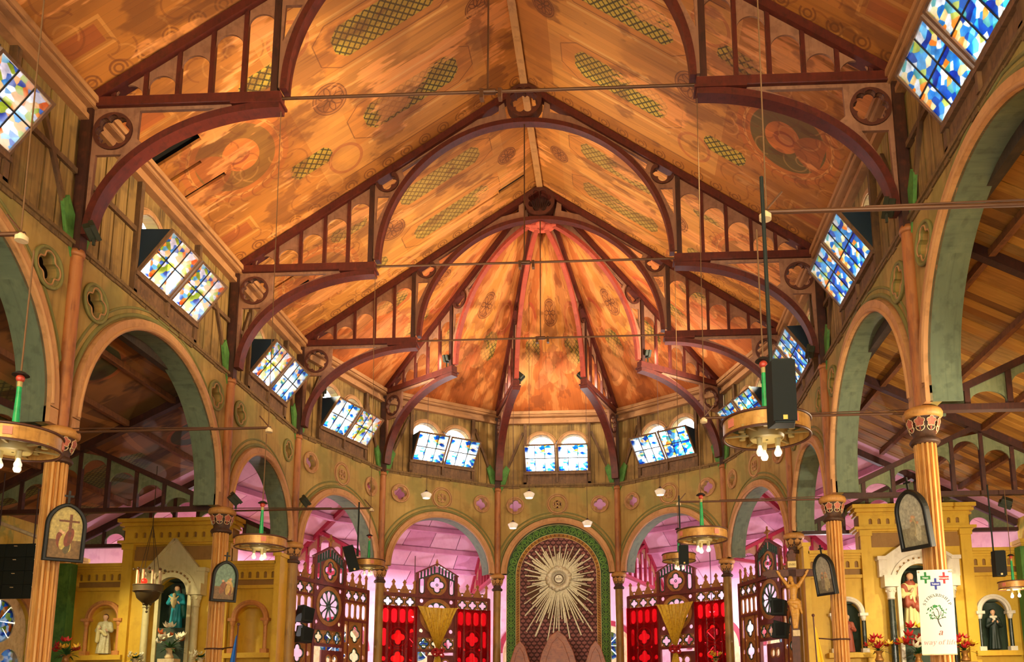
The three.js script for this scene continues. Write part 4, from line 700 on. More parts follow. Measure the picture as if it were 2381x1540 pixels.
for (const [i, side, dip] of [[4, 'left', 0], [6, 'right', 1]]) {
  const f = bayFrame(i), c = f.L / 2;
  for (const [x0, x1, w] of [[0.1, c - 0.58, 'outer'], [c + 0.58, f.L - 0.1, 'inner']]) {
    const near = (side === 'left') === (w === 'inner');
    const g = sheet((u, v) => [x0 + (x1 - x0) * u, 4.17 - 0.02 * Math.sin(u * PI) - v * 2.6, -0.19 + 0.012 * Math.sin(u * 26 + v * 1.5) + 0.006 * Math.sin(u * 61)], 60, 8);
    const d = tag(mesh('red_drape', g, M.redSheer, null, true), 'sheer red drape on the ' + side + ' screen, ' + (near ? 'the strip nearer the sunburst panel' : 'the strip farther from the sunburst panel'), 'drape', 'sheer red drapes'); place(d, f);
  }
  const s = thing('yellow_swag', 'gathered yellow cloth swag tied with a red bow on the ' + side + ' screen', 'swag', [f.x0, 0, f.z0], f.turn, 'yellow swags');
  mesh('cloth', sheet((u, v) => { const t = Math.pow(v, 0.92), hwid = 0.55 * (1 - t) + 0.035; return [c + (u - 0.5) * 2 * hwid, 4.19 - 0.03 * Math.sin(u * PI) * (1 - v) - v * 1.13, -0.15 + (0.02 + 0.012 * v) * Math.sin(u * 58) * (0.4 + 0.6 * Math.min(1, v * 3)) + 0.02 * Math.sin(u * 17)]; }, 96, 20), M.gold, s, true);
  mesh('tail', sheet((u, v) => [c + (u - 0.5) * (0.08 + 0.28 * v), 3.0 - v * 0.6, -0.15 + 0.02 * Math.sin(u * 40)], 40, 8), M.gold, s, true);
  mesh('bow', [sph(0.07, c, 2.97, -0.12, 10, 8), ...[[-1, 0.5], [1, 0.4], [-1, -0.5], [1, -0.7]].map(([a, b]) => new THREE.TorusGeometry(0.06, 0.03, 6, 12).scale(1.4, 0.8, 1).rotateZ(b).translate(c + a * 0.09, 2.97 + b * 0.07, -0.12))], M.bow, s);
}

// ---------- central arched panel with sunburst ----------
const pf = bayFrame(5), pc = pf.L / 2, PW = 1.46, PT = 6.6, PB = 1.2;
const archTex = canvasTex(1024, 1900, (x, w, h) => {
  const S = w / (2 * PW), X = (m) => (m + PW) * S, Y = (y) => (PT - y) * S, yc = PT - PW;
  const arch = (r) => { x.beginPath(); x.moveTo(X(-r), h); x.lineTo(X(-r), Y(yc)); x.arc(X(0), Y(yc), r * S, PI, 0); x.lineTo(X(r), h); x.closePath(); };
  x.fillStyle = '#e8d890'; x.fillRect(0, 0, w, h); x.fillStyle = '#2f5416'; arch(PW - 0.02); x.fill();
  x.strokeStyle = '#86b43a'; x.fillStyle = '#5f9428'; const rc = PW - 0.135, R = 0.088 * S;
  const med = (cx, cy, a) => { x.save(); x.translate(cx, cy); x.rotate(a); x.lineWidth = 0.016 * S; x.beginPath(); x.arc(0, 0, R, 0, 7); x.stroke(); for (let k = 0; k < 7; k++) { x.save(); x.rotate((k - 3) * 0.42); x.beginPath(); x.ellipse(0, -R * 0.4, R * 0.13, R * 0.36, 0, 0, 7); x.fill(); x.restore(); } x.beginPath(); x.moveTo(0, 0); x.lineTo(0, R * 0.8); x.lineWidth = 0.02 * S; x.stroke(); x.restore(); };
  for (let k = 0; k <= 20; k++) { const a = PI - k * PI / 20; med(X(rc * Math.cos(a)), Y(yc + rc * Math.sin(a)), PI / 2 - a); }
  for (let y = yc - 0.205; y > PB - 0.3; y -= 0.205) for (const s of [-1, 1]) med(X(s * rc), Y(y), 0);
  x.fillStyle = '#7fae38'; for (let y = yc - 0.1; y > PB - 0.3; y -= 0.205) for (const s of [-1, 1]) for (const d of [-0.09, 0.09]) { x.beginPath(); x.arc(X(s * rc + d), Y(y), 0.018 * S, 0, 7); x.fill(); }
  x.fillStyle = '#e6dc9a'; arch(PW - 0.26); x.fill(); x.fillStyle = '#b87a1c'; arch(PW - 0.275); x.fill();
  x.strokeStyle = '#6a3a0c'; x.lineWidth = 0.018 * S; for (let k = 0; k < 90; k++) { const a = PI * k / 60, r0 = PW - 0.36, r1 = PW - 0.285; if (a <= PI) { const q = (k & 1 ? 1 : -1) * 0.03; x.beginPath(); x.moveTo(X(r0 * Math.cos(a)), Y(yc + r0 * Math.sin(a))); x.lineTo(X(r1 * Math.cos(a + q)), Y(yc + r1 * Math.sin(a + q))); x.stroke(); } }
  for (let y = yc; y > PB - 0.3; y -= 0.07) for (const s of [-1, 1]) { x.beginPath(); x.moveTo(X(s * (PW - 0.36)), Y(y)); x.lineTo(X(s * (PW - 0.285)), Y(y - 0.05)); x.stroke(); }
  x.fillStyle = '#e8c88a'; arch(PW - 0.37); x.fill(); x.fillStyle = '#4c100e'; arch(PW - 0.385); x.fill(); x.save(); arch(PW - 0.39); x.clip();
  for (let r = 0, y = PT; y > PB - 0.4; y -= 0.105, r++) for (let m = -1.3; m < 1.3; m += 0.155) { const cx = X(m + (r & 1 ? 0.0775 : 0)), cy = Y(y); x.fillStyle = '#a8645a'; for (const [dx, dy, ew, eh] of [[0, -0.01, 0.016, 0.05], [-0.03, 0, 0.014, 0.036], [0.03, 0, 0.014, 0.036], [-0.05, 0.008, 0.01, 0.024], [0.05, 0.008, 0.01, 0.024], [0, 0.035, 0.01, 0.02]]) { x.beginPath(); x.ellipse(cx + dx * S, cy + dy * S, ew * S, eh * S, dx * 6, 0, 7); x.fill(); } }
  x.restore();
}, (c, u, v) => { const k = 0.7 + 0.3 * fbm(u, v, 12, 20, 3, 701); return [c[0] * k, c[1] * k, c[2] * k]; });
const panelT = thing('sunburst_panel', 'tall arched damask panel with green border and silver sunburst in the apse', 'panel', [pf.x0, 0, pf.z0], pf.turn);
const pg = plate([[pc - PW, PB], ...arcPts(pc, PT - PW, PW, PW, PI, 0, 40), [pc + PW, PB]].map((p) => [p[0], p[1]]), [], 0.06, -0.2);
{ const p = pg.attributes.position, uv = pg.attributes.uv, Hm = 1900 / (1024 / (2 * PW)); for (let i = 0; i < p.count; i++) uv.setXY(i, (p.getX(i) - pc + PW) / (2 * PW), 1 - (PT - p.getY(i)) / Hm); }
mesh('damask_panel', pg, std({ map: archTex, roughness: 0.7 }), panelT, true);
mesh('panel_foot', bx(pc - PW, pc + PW, 0, PB, -0.22, -0.14), M.fretRed, panelT);
M.silver = std({ map: paintTex([206, 194, 160], [226, 216, 188], [150, 136, 104], { rep: [0.4, 0.4], s: 86 }), roughness: 0.45, metalness: 0.15 });
M.rayWood = std({ color: 0x57351c, roughness: 0.8 });
const bc = [pc + 0.02, 5.03];
for (let k = 0; k < 100; k++) {
  const a = k * 2 * PI / 100 + rr(-0.02, 0.02), ca = Math.cos(a), sa = Math.sin(a), long = k % 3 === 0 ? rr(0.9, 1) : rr(0.5, 0.86);
  const reach = Math.max(0.5, Math.min(0.98 / Math.max(0.001, Math.abs(ca)), sa > 0 ? 1.0 / Math.max(0.2, sa) : 1.85 / Math.max(0.5, -sa), sa > 0 ? 1.1 : 1.85) * long), w = rr(0.016, 0.03) * (0.8 + reach * 0.5);
  const p0 = V(bc[0] + 0.3 * ca, bc[1] + 0.3 * sa, -0.1 + 0.012 * (k % 3)), p1 = V(bc[0] + reach * ca, bc[1] + reach * sa, -0.1 + 0.012 * (k % 3));
  mesh('ray', [bar(p0, p1, 0.02, w, V(-sa, ca, 0))], M.silver, panelT);
}
mesh('ray_backing', [plate(Array.from({ length: 60 }, (_, k) => { const a = k * PI / 30, r = (k & 1 ? 0.6 : 0.95) * (0.8 + 0.3 * hash(k, 2, 17)) * (Math.sin(a) < -0.2 ? 1.45 : 1); return [bc[0] + Math.min(0.95, r) * Math.cos(a), bc[1] + r * Math.sin(a)]; }), [], 0.02, -0.14)], M.rayWood, panelT);
const clouds = [new THREE.TorusGeometry(0.27, 0.075, 10, 36).translate(bc[0], bc[1], -0.06)];
for (let k = 0; k < 18; k++) { const a = k * PI / 9, q = rr(0.05, 0.085); clouds.push(sph(q, bc[0] + 0.3 * Math.cos(a), bc[1] + 0.3 * Math.sin(a), -0.05, 10, 8)); }
for (let k = 0; k < 30; k++) { const a = k * PI / 15; clouds.push(bar(V(bc[0] + 0.14 * Math.cos(a), bc[1] + 0.14 * Math.sin(a), -0.06), V(bc[0] + 0.24 * Math.cos(a), bc[1] + 0.24 * Math.sin(a), -0.05), 0.02, 0.02, V(0, 0, 1))); }
mesh('cloud_ring', clouds, M.silver, panelT);
const discTex = canvasTex(256, 256, (x, w) => { x.fillStyle = '#5a4020'; x.fillRect(0, 0, w, w); x.fillStyle = '#e8e0c4'; x.beginPath(); x.arc(128, 128, 100, 0, 7); x.fill(); x.fillStyle = '#54432a'; x.font = 'bold 92px serif'; x.textAlign = 'center'; x.textBaseline = 'middle'; x.fillText('IHS', 128, 138); x.fillRect(124, 48, 8, 46); x.fillRect(110, 62, 36, 8); });
const dg = plate(circ(bc[0], bc[1], 0.135, 32), [], 0.03, -0.09); { const p = dg.attributes.position, uv = dg.attributes.uv; for (let i = 0; i < p.count; i++) uv.setXY(i, (p.getX(i) - bc[0]) / 0.27 + 0.5, (p.getY(i) - bc[1]) / 0.27 + 0.5); }
mesh('monogram_disc', dg, std({ map: discTex, roughness: 0.5 }), panelT, true);
// wooden throne with three pointed backs
M.wood = std({ map: paintTex([150, 74, 28], [178, 98, 42], [106, 48, 16], { rep: [0.7, 0.7], sfx: 6, sfy: 30, streak: 0.4, s: 87 }), roughness: 0.4 });
const thr = thing('wooden_throne', 'carved wooden bench with three pointed backs below the sunburst panel', 'throne', [0.05, 0, -12.3]);
const ogee = (c, w, y0, y1) => [[c - w / 2, y0], [c + w / 2, y0], [c + w / 2, y1 - 0.85], [c + w * 0.42, y1 - 0.55], [c + w * 0.22, y1 - 0.16], [c, y1], [c - w * 0.22, y1 - 0.16], [c - w * 0.42, y1 - 0.55], [c - w / 2, y1 - 0.85]];
for (const [c, w, y] of [[0, 0.98, 3.5], [-1.0, 0.62, 3.24], [1.0, 0.62, 3.22]]) { const bk = mesh('pointed_back', plate(ogee(c, w, 0.4, y), [], 0.08, -0.04, 0.012), M.wood, thr); mesh('raised_panel', plate(ogee(c, w * 0.72, 0.6, y - 0.18), [], 0.03, 0.035, 0.01), M.wood, bk); }
mesh('seat', [bx(-1.4, 1.4, 0.4, 0.5, -0.05, 0.6), bx(-1.4, -1.3, 0, 0.9, -0.05, 0.6), bx(1.3, 1.4, 0, 0.9, -0.05, 0.6), bx(-1.4, 1.4, 0, 0.4, -0.05, 0.05)], M.wood, thr);
// ---------- side altars ----------
M.altar = std({ map: paintTex([212, 168, 44], [226, 186, 66], [176, 132, 28], { rep: [2, 2], s: 101, streak: 0.15, patch: 0.35 }), roughness: 0.55 });
M.altarDeep = std({ map: paintTex([150, 108, 48], [170, 126, 62], [112, 78, 34], { rep: [2, 2], s: 102, streak: 0.15, patch: 0.35 }), roughness: 0.6 });
M.gableStone = std({ map: paintTex([206, 192, 138], [222, 210, 160], [172, 156, 106], { rep: [1.4, 1.4], s: 103, streak: 0.15, patch: 0.35 }), roughness: 0.55 });
M.marble = std({ map: paintTex([222, 212, 192], [236, 228, 212], [186, 172, 150], { rep: [1.4, 1.4], s: 104, streak: 0.15, patch: 0.5 }), roughness: 0.4 });
M.darkMarble = std({ map: paintTex([44, 52, 46], [70, 78, 70], [24, 30, 28], { rep: [0.6, 0.6], s: 105, patch: 0.7 }), roughness: 0.25 });
M.nicheDark = std({ map: paintTex([52, 66, 48], [66, 80, 58], [38, 50, 38], { rep: [1, 1], s: 106 }), roughness: 0.7 });
M.terracotta = std({ map: paintTex([200, 132, 66], [216, 152, 86], [160, 98, 46], { rep: [0.6, 0.6], s: 107 }), roughness: 0.5 });
const steps = (x0, x1, rows) => rows.map(([y0, y1, z]) => bx(x0 - z, x1 + z, y0, y1, -0.3, z));
function altar(xc, label, o) {
  const t = thing('side_altar', label, 'altar', [xc, 0, -7.55]), P = (n, g, m) => mesh(n, g, m, t), D = -0.33, tw = o.tw, wx = o.wings;
  P('altar_base', [bx(-1.5, 1.5, 0, 1.1, -0.3, 0.24)], M.altar); P('altar_slab', bx(-1.6, 1.6, 1.1, 1.22, -0.3, 0.29), o.stone);
  for (const s of [0, 1]) {
    const [x0, x1, nc] = wx[s], nw = o.niche[s], A = (c, w, y0, y1) => arched(c, w, y0, y1);
    P('wing', plate([[x0, 0], [x1, 0], [x1, 4.14], [x0, 4.14]], [A(nc, nw.w, nw.y0, nw.y1)], 0.3, D), M.altar);
    P('wing_ledge', bx(x0 - 0.02, x1 + 0.02, 4.1, 4.17, D, 0.05), M.altar);
    P('wing_band', bx(x0, x1, 4.17, 4.3, D, -0.06), M.altarDeep);
    const n = 6, q = (x1 - x0) / n; P('wing_frieze', plate([[x0, 4.3], [x1, 4.3], [x1, 4.52], [x0, 4.52]], Array.from({ length: n }, (_, k) => arched(x0 + q * (k + 0.5), q * 0.42, 4.33, 4.47)), 0.04, -0.05), M.altar);
    P('frieze_back', bx(x0, x1, 4.3, 4.52, D, -0.06), M.altarDeep);
    P('wing_cornice', [...[[4.52, 4.57, 0.02], [4.57, 4.6, 0.06], [4.62, 4.68, 0.1]].map(([a, b, z]) => bx(x0, x1, a, b, D, z)), bx(x0, x1, 4.6, 4.7, D, 0.05)], M.altar);
    P('niche_back', [new THREE.CylinderGeometry(nw.w / 2, nw.w / 2, nw.y1 - nw.y0, 20, 1, true, PI / 2, PI).translate(nc, (nw.y0 + nw.y1) / 2, D + 0.29), bx(nc - nw.w / 2, nc + nw.w / 2, nw.y1 - 0.05, nw.y1, D - 0.25, D + 0.28)], o.nicheMat);
    const r = nw.w / 2, ys = nw.y1 - r, am = o.archMat;
    P('niche_arch', [ringBand(nc, ys, r - 0.01, r - 0.01, r + 0.09, r + 0.09, 0, PI, 0.09, -0.03, 28), tube(arcPts(nc, ys, r + 0.02, r + 0.02, 0, PI, 20).map((p) => V(p[0], p[1], 0.05)), 0.03, 32, 6)], am);
    for (const e of [-1, 1]) {
      const x = nc + e * (r + 0.05);
      P('niche_column', cyl(0.042, 0.038, ys - 0.2 - nw.y0, x, nw.y0 + 0.06, 0.05, 14), o.colMat);
      P('niche_capital', [lathe([[0.01, ys - 0.16], [0.04, ys - 0.16], [0.07, ys - 0.05], [0.01, ys - 0.05]], 12).translate(x, 0, 0.05), bx(x - 0.085, x + 0.085, ys - 0.06, ys, -0.03, 0.13)], am);
      P('niche_foot', bx(x - 0.07, x + 0.07, nw.y0 - 0.02, nw.y0 + 0.07, -0.03, 0.12), am);
    }
    P('niche_sill', bx(nc - r - 0.2, nc + r + 0.2, nw.y0 - 0.12, nw.y0 - 0.02, -0.1, 0.16), M.altar);
    P('end_pier', [bx(s ? x1 - 0.02 : x0 - 0.1, s ? x1 + 0.1 : x0 + 0.02, 0, 4.78, D, 0.1), bx(s ? x1 - 0.05 : x0 - 0.13, s ? x1 + 0.13 : x0 + 0.05, 4.78, 4.86, D, 0.13)], M.altar);
  }
  const aw = o.aw, ay = o.ay, sp = o.spring, nr = o.nr;
  P('tower', plate([[-tw, 0], [tw, 0], [tw, 5.1], [-tw, 5.1]], [arched(0, nr * 2, 2.0, sp + nr)], 0.3, D + 0.02), M.altar);
  for (const e of [-1, 1]) P('pilaster', [bx(e * (tw - 0.11) - 0.11, e * (tw - 0.11) + 0.11, 0, 5.1, -0.05, 0.08), bx(e * (tw - 0.11) - 0.13, e * (tw - 0.11) + 0.13, 4.98, 5.1, -0.05, 0.11)], M.altar);
  P('tower_band', bx(-tw + 0.22, tw - 0.22, 4.75, 5.06, -0.05, 0.005), M.altarDeep);
  P('tower_cornice', steps(-tw, tw, [[5.08, 5.12, 0.06], [5.12, 5.18, 0.12]]), M.altar);
  const n = 11, q = (2 * tw - 0.3) / n; P('tower_frieze', plate([[-tw, 5.18], [tw, 5.18], [tw, 5.42], [-tw, 5.42]], Array.from({ length: n }, (_, k) => arched(-tw + 0.15 + q * (k + 0.5), q * 0.4, 5.24, 5.36)), 0.05, 0), M.altar);
  P('frieze_back', bx(-tw, tw, 5.18, 5.42, D, 0.0), M.altarDeep);
  P('tower_crown', steps(-tw, tw, [[5.42, 5.46, 0.06], [5.46, 5.5, 0.03], [5.5, 5.55, 0.1], [5.55, 5.58, 0.07], [5.58, 5.66, 0.14]]), M.altar);
  // aedicule
  const gx = Math.sqrt((nr + 0.02) ** 2 - 0.0256), ga = Math.asin(0.16 / (nr + 0.02));
  P('gable', plate([[-aw, sp + 0.16], [-gx, sp + 0.16], ...arcPts(0, sp, nr + 0.02, nr + 0.02, PI - ga, ga, 24).slice(1, -1), [gx, sp + 0.16], [aw, sp + 0.16], [aw, ay], [aw - 0.16, ay], [0, o.apex], [-aw + 0.16, ay], [-aw, ay]], [], 0.14, 0.02), o.stone);
  P('gable_moulding', [bar(V(-aw + 0.14, ay - 0.02, 0.14), V(0, o.apex - 0.02, 0.14), 0.1, 0.06), bar(V(aw - 0.14, ay - 0.02, 0.14), V(0, o.apex - 0.02, 0.14), 0.1, 0.06), bx(-aw - 0.03, -aw + 0.17, ay - 0.07, ay + 0.01, 0, 0.2), bx(aw - 0.17, aw + 0.03, ay - 0.07, ay + 0.01, 0, 0.2)], o.stone);
  P('arch_ring', [ringBand(0, sp, nr, nr, nr + 0.1, nr + 0.1, 0, PI, 0.1, 0.1, 32), ringBand(0, sp, nr + 0.14, nr + 0.14, nr + 0.2, nr + 0.2, 0, PI, 0.05, 0.15, 32)], o.stone);
  for (let k = 0; k < 15; k++) { const a = PI * (k + 0.5) / 15; P('dentil', box(0.03, 0.05, 0.03, 0, 0, 0).rotateZ(a - PI / 2).translate((nr + 0.12) * Math.cos(a), sp + (nr + 0.12) * Math.sin(a), 0.18), M.altarDeep); }
  for (const e of [-1, 1]) {
    const x = e * (nr + 0.2);
    P('column', cyl(0.075, 0.068, sp - 0.33 - 1.4, x, 1.42, 0.14, 18), o.bigCol);
    P('column_capital', [lathe([[0.01, sp - 0.32], [0.075, sp - 0.32], [0.085, sp - 0.28], [0.075, sp - 0.26], [0.11, sp - 0.1], [0.13, sp - 0.06], [0.01, sp - 0.06]], 16).translate(x, 0, 0.14), bx(x - 0.15, x + 0.15, sp - 0.06, sp + 0.18, 0, 0.28), ...[0, 1, 2, 3, 4, 5].map((k) => sph(0.03, x + 0.09 * Math.cos(k), sp - 0.14, 0.14 + 0.09 * Math.sin(k), 8, 6))], o.stone);
    P('column_plinth', bx(x - 0.12, x + 0.12, 1.22, 1.44, 0, 0.26), o.stone);
    P('jamb', bx(e * (nr + 0.02) - 0.03, e * (nr + 0.02) + 0.05, 1.22, sp + 0.02, 0, 0.1), o.stone);
  }
  P('niche_hollow', [new THREE.CylinderGeometry(nr, nr, sp + nr - 2, 24, 1, true, PI / 2, PI).translate(0, 1 + (sp + nr) / 2, D + 0.3), bx(-nr, nr, sp + nr - 0.06, sp + nr, D - 0.4, D + 0.3)], M.nicheDark);
  P('pedestal', bx(-nr + 0.03, nr - 0.03, 1.22, o.ped, D - 0.2, 0.05), M.nicheDark);
  return t;
}
M.nicheDark.side = M.altarDeep.side = M.altar.side = THREE.DoubleSide;
altar(-7.82, 'yellow left side altar with pointed gable over a statue in blue', { tw: 1.17, wings: [[-2.18, -1.17, -1.5], [1.17, 2.18, 1.66]], niche: [{ w: 0.6, y0: 2.74, y1: 3.8 }, { w: 0.6, y0: 2.74, y1: 3.76 }], nicheMat: M.altar, archMat: M.terracotta, colMat: M.terracotta, stone: M.gableStone, bigCol: M.gableStone, aw: 0.69, ay: 4.54, apex: 5.2, spring: 4.02, nr: 0.33, ped: 3.28 });
altar(7.93, 'yellow right side altar with white marble gable over a robed statue', { tw: 1.15, wings: [[-2.26, -1.15, -1.5], [1.15, 2.18, 1.5]], niche: [{ w: 0.52, y0: 2.56, y1: 3.62 }, { w: 0.52, y0: 2.56, y1: 3.62 }], nicheMat: M.nicheDark, archMat: M.marble, colMat: M.darkMarble, stone: M.marble, bigCol: M.darkMarble, aw: 0.83, ay: 4.52, apex: 4.98, spring: 3.94, nr: 0.42, ped: 3.03 });

// ---------- carved figures ----------
function blend(prims, half, res, k, ripple) {       // prims: [x0,y0,z0,r0,x1,y1,z1,r1]; cube of +-half centred at (0, half*0.98, 0)
  const mc = new MarchingCubes(res, M.black, false, false, 60000), cy = half * 0.97, s = mc.size, hs = s / 2; mc.isolation = 0;
  for (let z = 0; z < s; z++) for (let y = 0; y < s; y++) for (let x = 0; x < s; x++) {
    const px = (x - hs) / hs * half, py = (y - hs) / hs * half + cy, pz = (z - hs) / hs * half; let d = 9;
    for (const p of prims) {
      const bx0 = p[4] - p[0], by = p[5] - p[1], bz = p[6] - p[2], ax = px - p[0], ay = py - p[1], az = pz - p[2], l = bx0 * bx0 + by * by + bz * bz, t = l ? Math.min(1, Math.max(0, (ax * bx0 + ay * by + az * bz) / l)) : 0;
      const e = Math.hypot(ax - t * bx0, ay - t * by, az - t * bz) - (p[3] + (p[7] - p[3]) * t), h = Math.max(k - Math.abs(d - e), 0) / k; d = Math.min(d, e) - h * h * k * 0.25;
    }
    if (ripple) d += ripple(px, py, pz);
    mc.field[x + y * s + z * s * s] = -d;
  }
  mc.update();
  const g = new THREE.BufferGeometry(), n = mc.count; g.setAttribute('position', new THREE.Float32BufferAttribute(mc.positionArray.slice(0, n * 3), 3)); g.setAttribute('normal', new THREE.Float32BufferAttribute(mc.normalArray.slice(0, n * 3), 3));
  const q = g.attributes.position; for (let i = 0; i < q.count; i++) q.setXYZ(i, q.getX(i) * half, q.getY(i) * half + cy, q.getZ(i) * half);
  const m = g.attributes.normal; for (let i = 0; i < m.count; i++) { const l = Math.hypot(m.getX(i), m.getY(i), m.getZ(i)) || 1; m.setXYZ(i, m.getX(i) / l, m.getY(i) / l, m.getZ(i) / l); }
  return g;
}
const folds = (n, amp, top) => (x, y, z) => (y < top ? amp * Math.sin(Math.atan2(z, x) * n + y * 3) * Math.min(1, (top - y) * 4) : 0);
const SC = (list, h) => list.map((p) => p.map((v) => v * h));
const robe = (w = 1) => [[0, 0.02, 0, 0.15 * w, 0, 0.4, 0, 0.11 * w], [0, 0.4, 0, 0.11 * w, 0, 0.68, 0, 0.105], [-0.1, 0.74, 0, 0.055, 0.1, 0.74, 0, 0.055], [0, 0.68, 0, 0.1, 0, 0.8, 0, 0.04]];
const headP = [[0, 0.8, 0.005, 0.035, 0, 0.85, 0.01, 0.035], [0, 0.895, 0.015, 0.056, 0, 0.915, 0.01, 0.06], [0, 0.862, 0.045, 0.022, 0, 0.87, 0.045, 0.022], [0, 0.9, 0.07, 0.009, 0, 0.886, 0.08, 0.01]];
const armP = (e, hx, hy, hz) => [[e * 0.12, 0.73, 0, 0.05, e * 0.16, 0.57, 0.05, 0.045], [e * 0.16, 0.57, 0.05, 0.045, hx, hy, hz, 0.03]];
const handP = (hx, hy, hz) => [[hx, hy, hz, 0.022, hx * 0.8, hy + 0.03, hz + 0.02, 0.02], ...[0, 1, 2, 3].map((k) => [hx * 0.8 + (k - 1.5) * 0.011, hy + 0.035, hz + 0.02, 0.008, hx * 0.6 + (k - 1.5) * 0.011, hy + 0.075 - Math.abs(k - 1.5) * 0.006, hz + 0.02, 0.006]), [hx * 0.9, hy + 0.01, hz + 0.03, 0.008, hx * 0.5, hy + 0.03, hz + 0.045, 0.007]];
const col = (c, r = 0.55) => std({ color: c, roughness: r });
M.skin = col(0xd9ab86); M.blueRobe = col(0x1f8f9c); M.mantle = col(0x14604e); M.whiteRobe = std({ map: paintTex([206, 196, 150], [222, 214, 176], [160, 146, 100], { rep: [0.3, 0.3], s: 111 }), roughness: 0.55 }); M.redRobe = col(0x9c4a34); M.habit = col(0x17261f); M.hair = col(0x3a2114); M.creamRobe = col(0xd8c98c); M.wimple = col(0xe4dcc6);
function statue(name, label, pos, h, turn, build) { const t = thing(name, label, 'statue', pos, turn); build(t, h); return t; }
const part = (t, n, prims, h, res, k, mat, rip) => { const g = blend(SC(prims, h), h * 0.53, res, k * h, rip && ((x, y, z) => h * rip(x / h, y / h, z / h))); return mesh(n, g, mat, t); };
statue('statue', 'statue of a woman in turquoise robe holding a child, in left altar niche', [-7.8, 3.28, -7.6], 0.94, 0.15, (t, h) => {
  part(t, 'robe', [...robe(0.9), ...armP(-1, -0.08, 0.6, 0.13), ...armP(1, 0.1, 0.56, 0.13)], h, 56, 0.03, M.blueRobe, folds(9, 0.012, 0.55));
  part(t, 'veil', [[0, 0.91, -0.012, 0.066, 0, 0.86, -0.02, 0.07], [0, 0.8, -0.035, 0.09, 0, 0.3, -0.07, 0.12], [0.1, 0.72, -0.03, 0.07, 0.16, 0.3, -0.03, 0.07]], h, 48, 0.03, M.mantle, folds(7, 0.01, 0.7));
  part(t, 'head', headP, h, 56, 0.015, M.skin); part(t, 'hands', [...handP(-0.08, 0.6, 0.14), ...handP(0.1, 0.55, 0.14)], h, 56, 0.008, M.skin);
  part(t, 'hair', [[0, 0.93, -0.002, 0.063, 0, 0.89, -0.015, 0.063], [-0.05, 0.9, 0.0, 0.03, -0.06, 0.8, 0.0, 0.03], [0.05, 0.9, 0.0, 0.03, 0.06, 0.8, 0.0, 0.03]], h, 60, 0.015, M.hair);
  part(t, 'child', [[-0.01, 0.56, 0.15, 0.06, -0.01, 0.66, 0.15, 0.05], [-0.05, 0.66, 0.16, 0.022, -0.12, 0.72, 0.18, 0.014], [0.03, 0.66, 0.16, 0.022, 0.09, 0.71, 0.19, 0.014], [-0.01, 0.74, 0.155, 0.038, -0.01, 0.75, 0.155, 0.038], [-0.02, 0.56, 0.16, 0.05, 0.0, 0.46, 0.19, 0.03]], h, 56, 0.014, M.creamRobe);
});
statue('statue', 'pale statue of a robed saint in the far left orange-arched niche', [-9.32, 2.76, -7.6], 0.86, 0.3, (t, h) => {
  part(t, 'robe', [...robe(1.05), ...armP(-1, -0.1, 0.6, 0.14), ...armP(1, 0.08, 0.58, 0.13)], h, 56, 0.03, M.whiteRobe, folds(8, 0.014, 0.6));
  part(t, 'mantle', [[-0.12, 0.66, 0.1, 0.05, -0.14, 0.3, 0.1, 0.05], [-0.1, 0.6, 0.13, 0.04, 0.05, 0.45, 0.14, 0.04]], h, 44, 0.03, M.creamRobe, folds(10, 0.01, 0.7));
  part(t, 'head', headP, h, 56, 0.015, M.skin); part(t, 'hands', [...handP(-0.1, 0.58, 0.15), ...handP(0.08, 0.56, 0.14)], h, 56, 0.008, M.skin); part(t, 'hair', [[0, 0.93, -0.005, 0.062, 0, 0.9, -0.02, 0.06]], h, 40, 0.02, M.hair);
});
statue('statue', 'bearded statue in red mantle over cream robe in the marble niche', [7.78, 3.03, -7.6], 1.2, 0.15, (t, h) => {
  part(t, 'robe', [...robe(0.95), ...armP(-1, -0.07, 0.6, 0.13)], h, 56, 0.03, M.creamRobe, folds(10, 0.012, 0.55));
  part(t, 'mantle', [[0, 0.76, -0.02, 0.1, 0, 0.45, -0.03, 0.135], [0.12, 0.73, 0, 0.055, 0.15, 0.4, 0.05, 0.07], [-0.12, 0.73, 0.01, 0.055, -0.1, 0.42, 0.08, 0.06], [-0.08, 0.45, 0.1, 0.05, 0.1, 0.32, 0.1, 0.05]], h, 56, 0.03, M.redRobe, folds(9, 0.012, 0.75));
  part(t, 'head', headP, h, 56, 0.015, M.skin); part(t, 'hair', [[0, 0.93, -0.012, 0.062, 0, 0.86, -0.03, 0.055], [-0.045, 0.88, 0, 0.025, -0.05, 0.78, 0.01, 0.02], [0.045, 0.88, 0, 0.025, 0.05, 0.78, 0.01, 0.02], [0, 0.85, 0.045, 0.022, 0, 0.83, 0.045, 0.018]], h, 56, 0.015, M.hair);
  part(t, 'hands', [...handP(-0.07, 0.62, 0.15), ...handP(0.08, 0.5, 0.15)], h, 56, 0.008, M.skin);
});
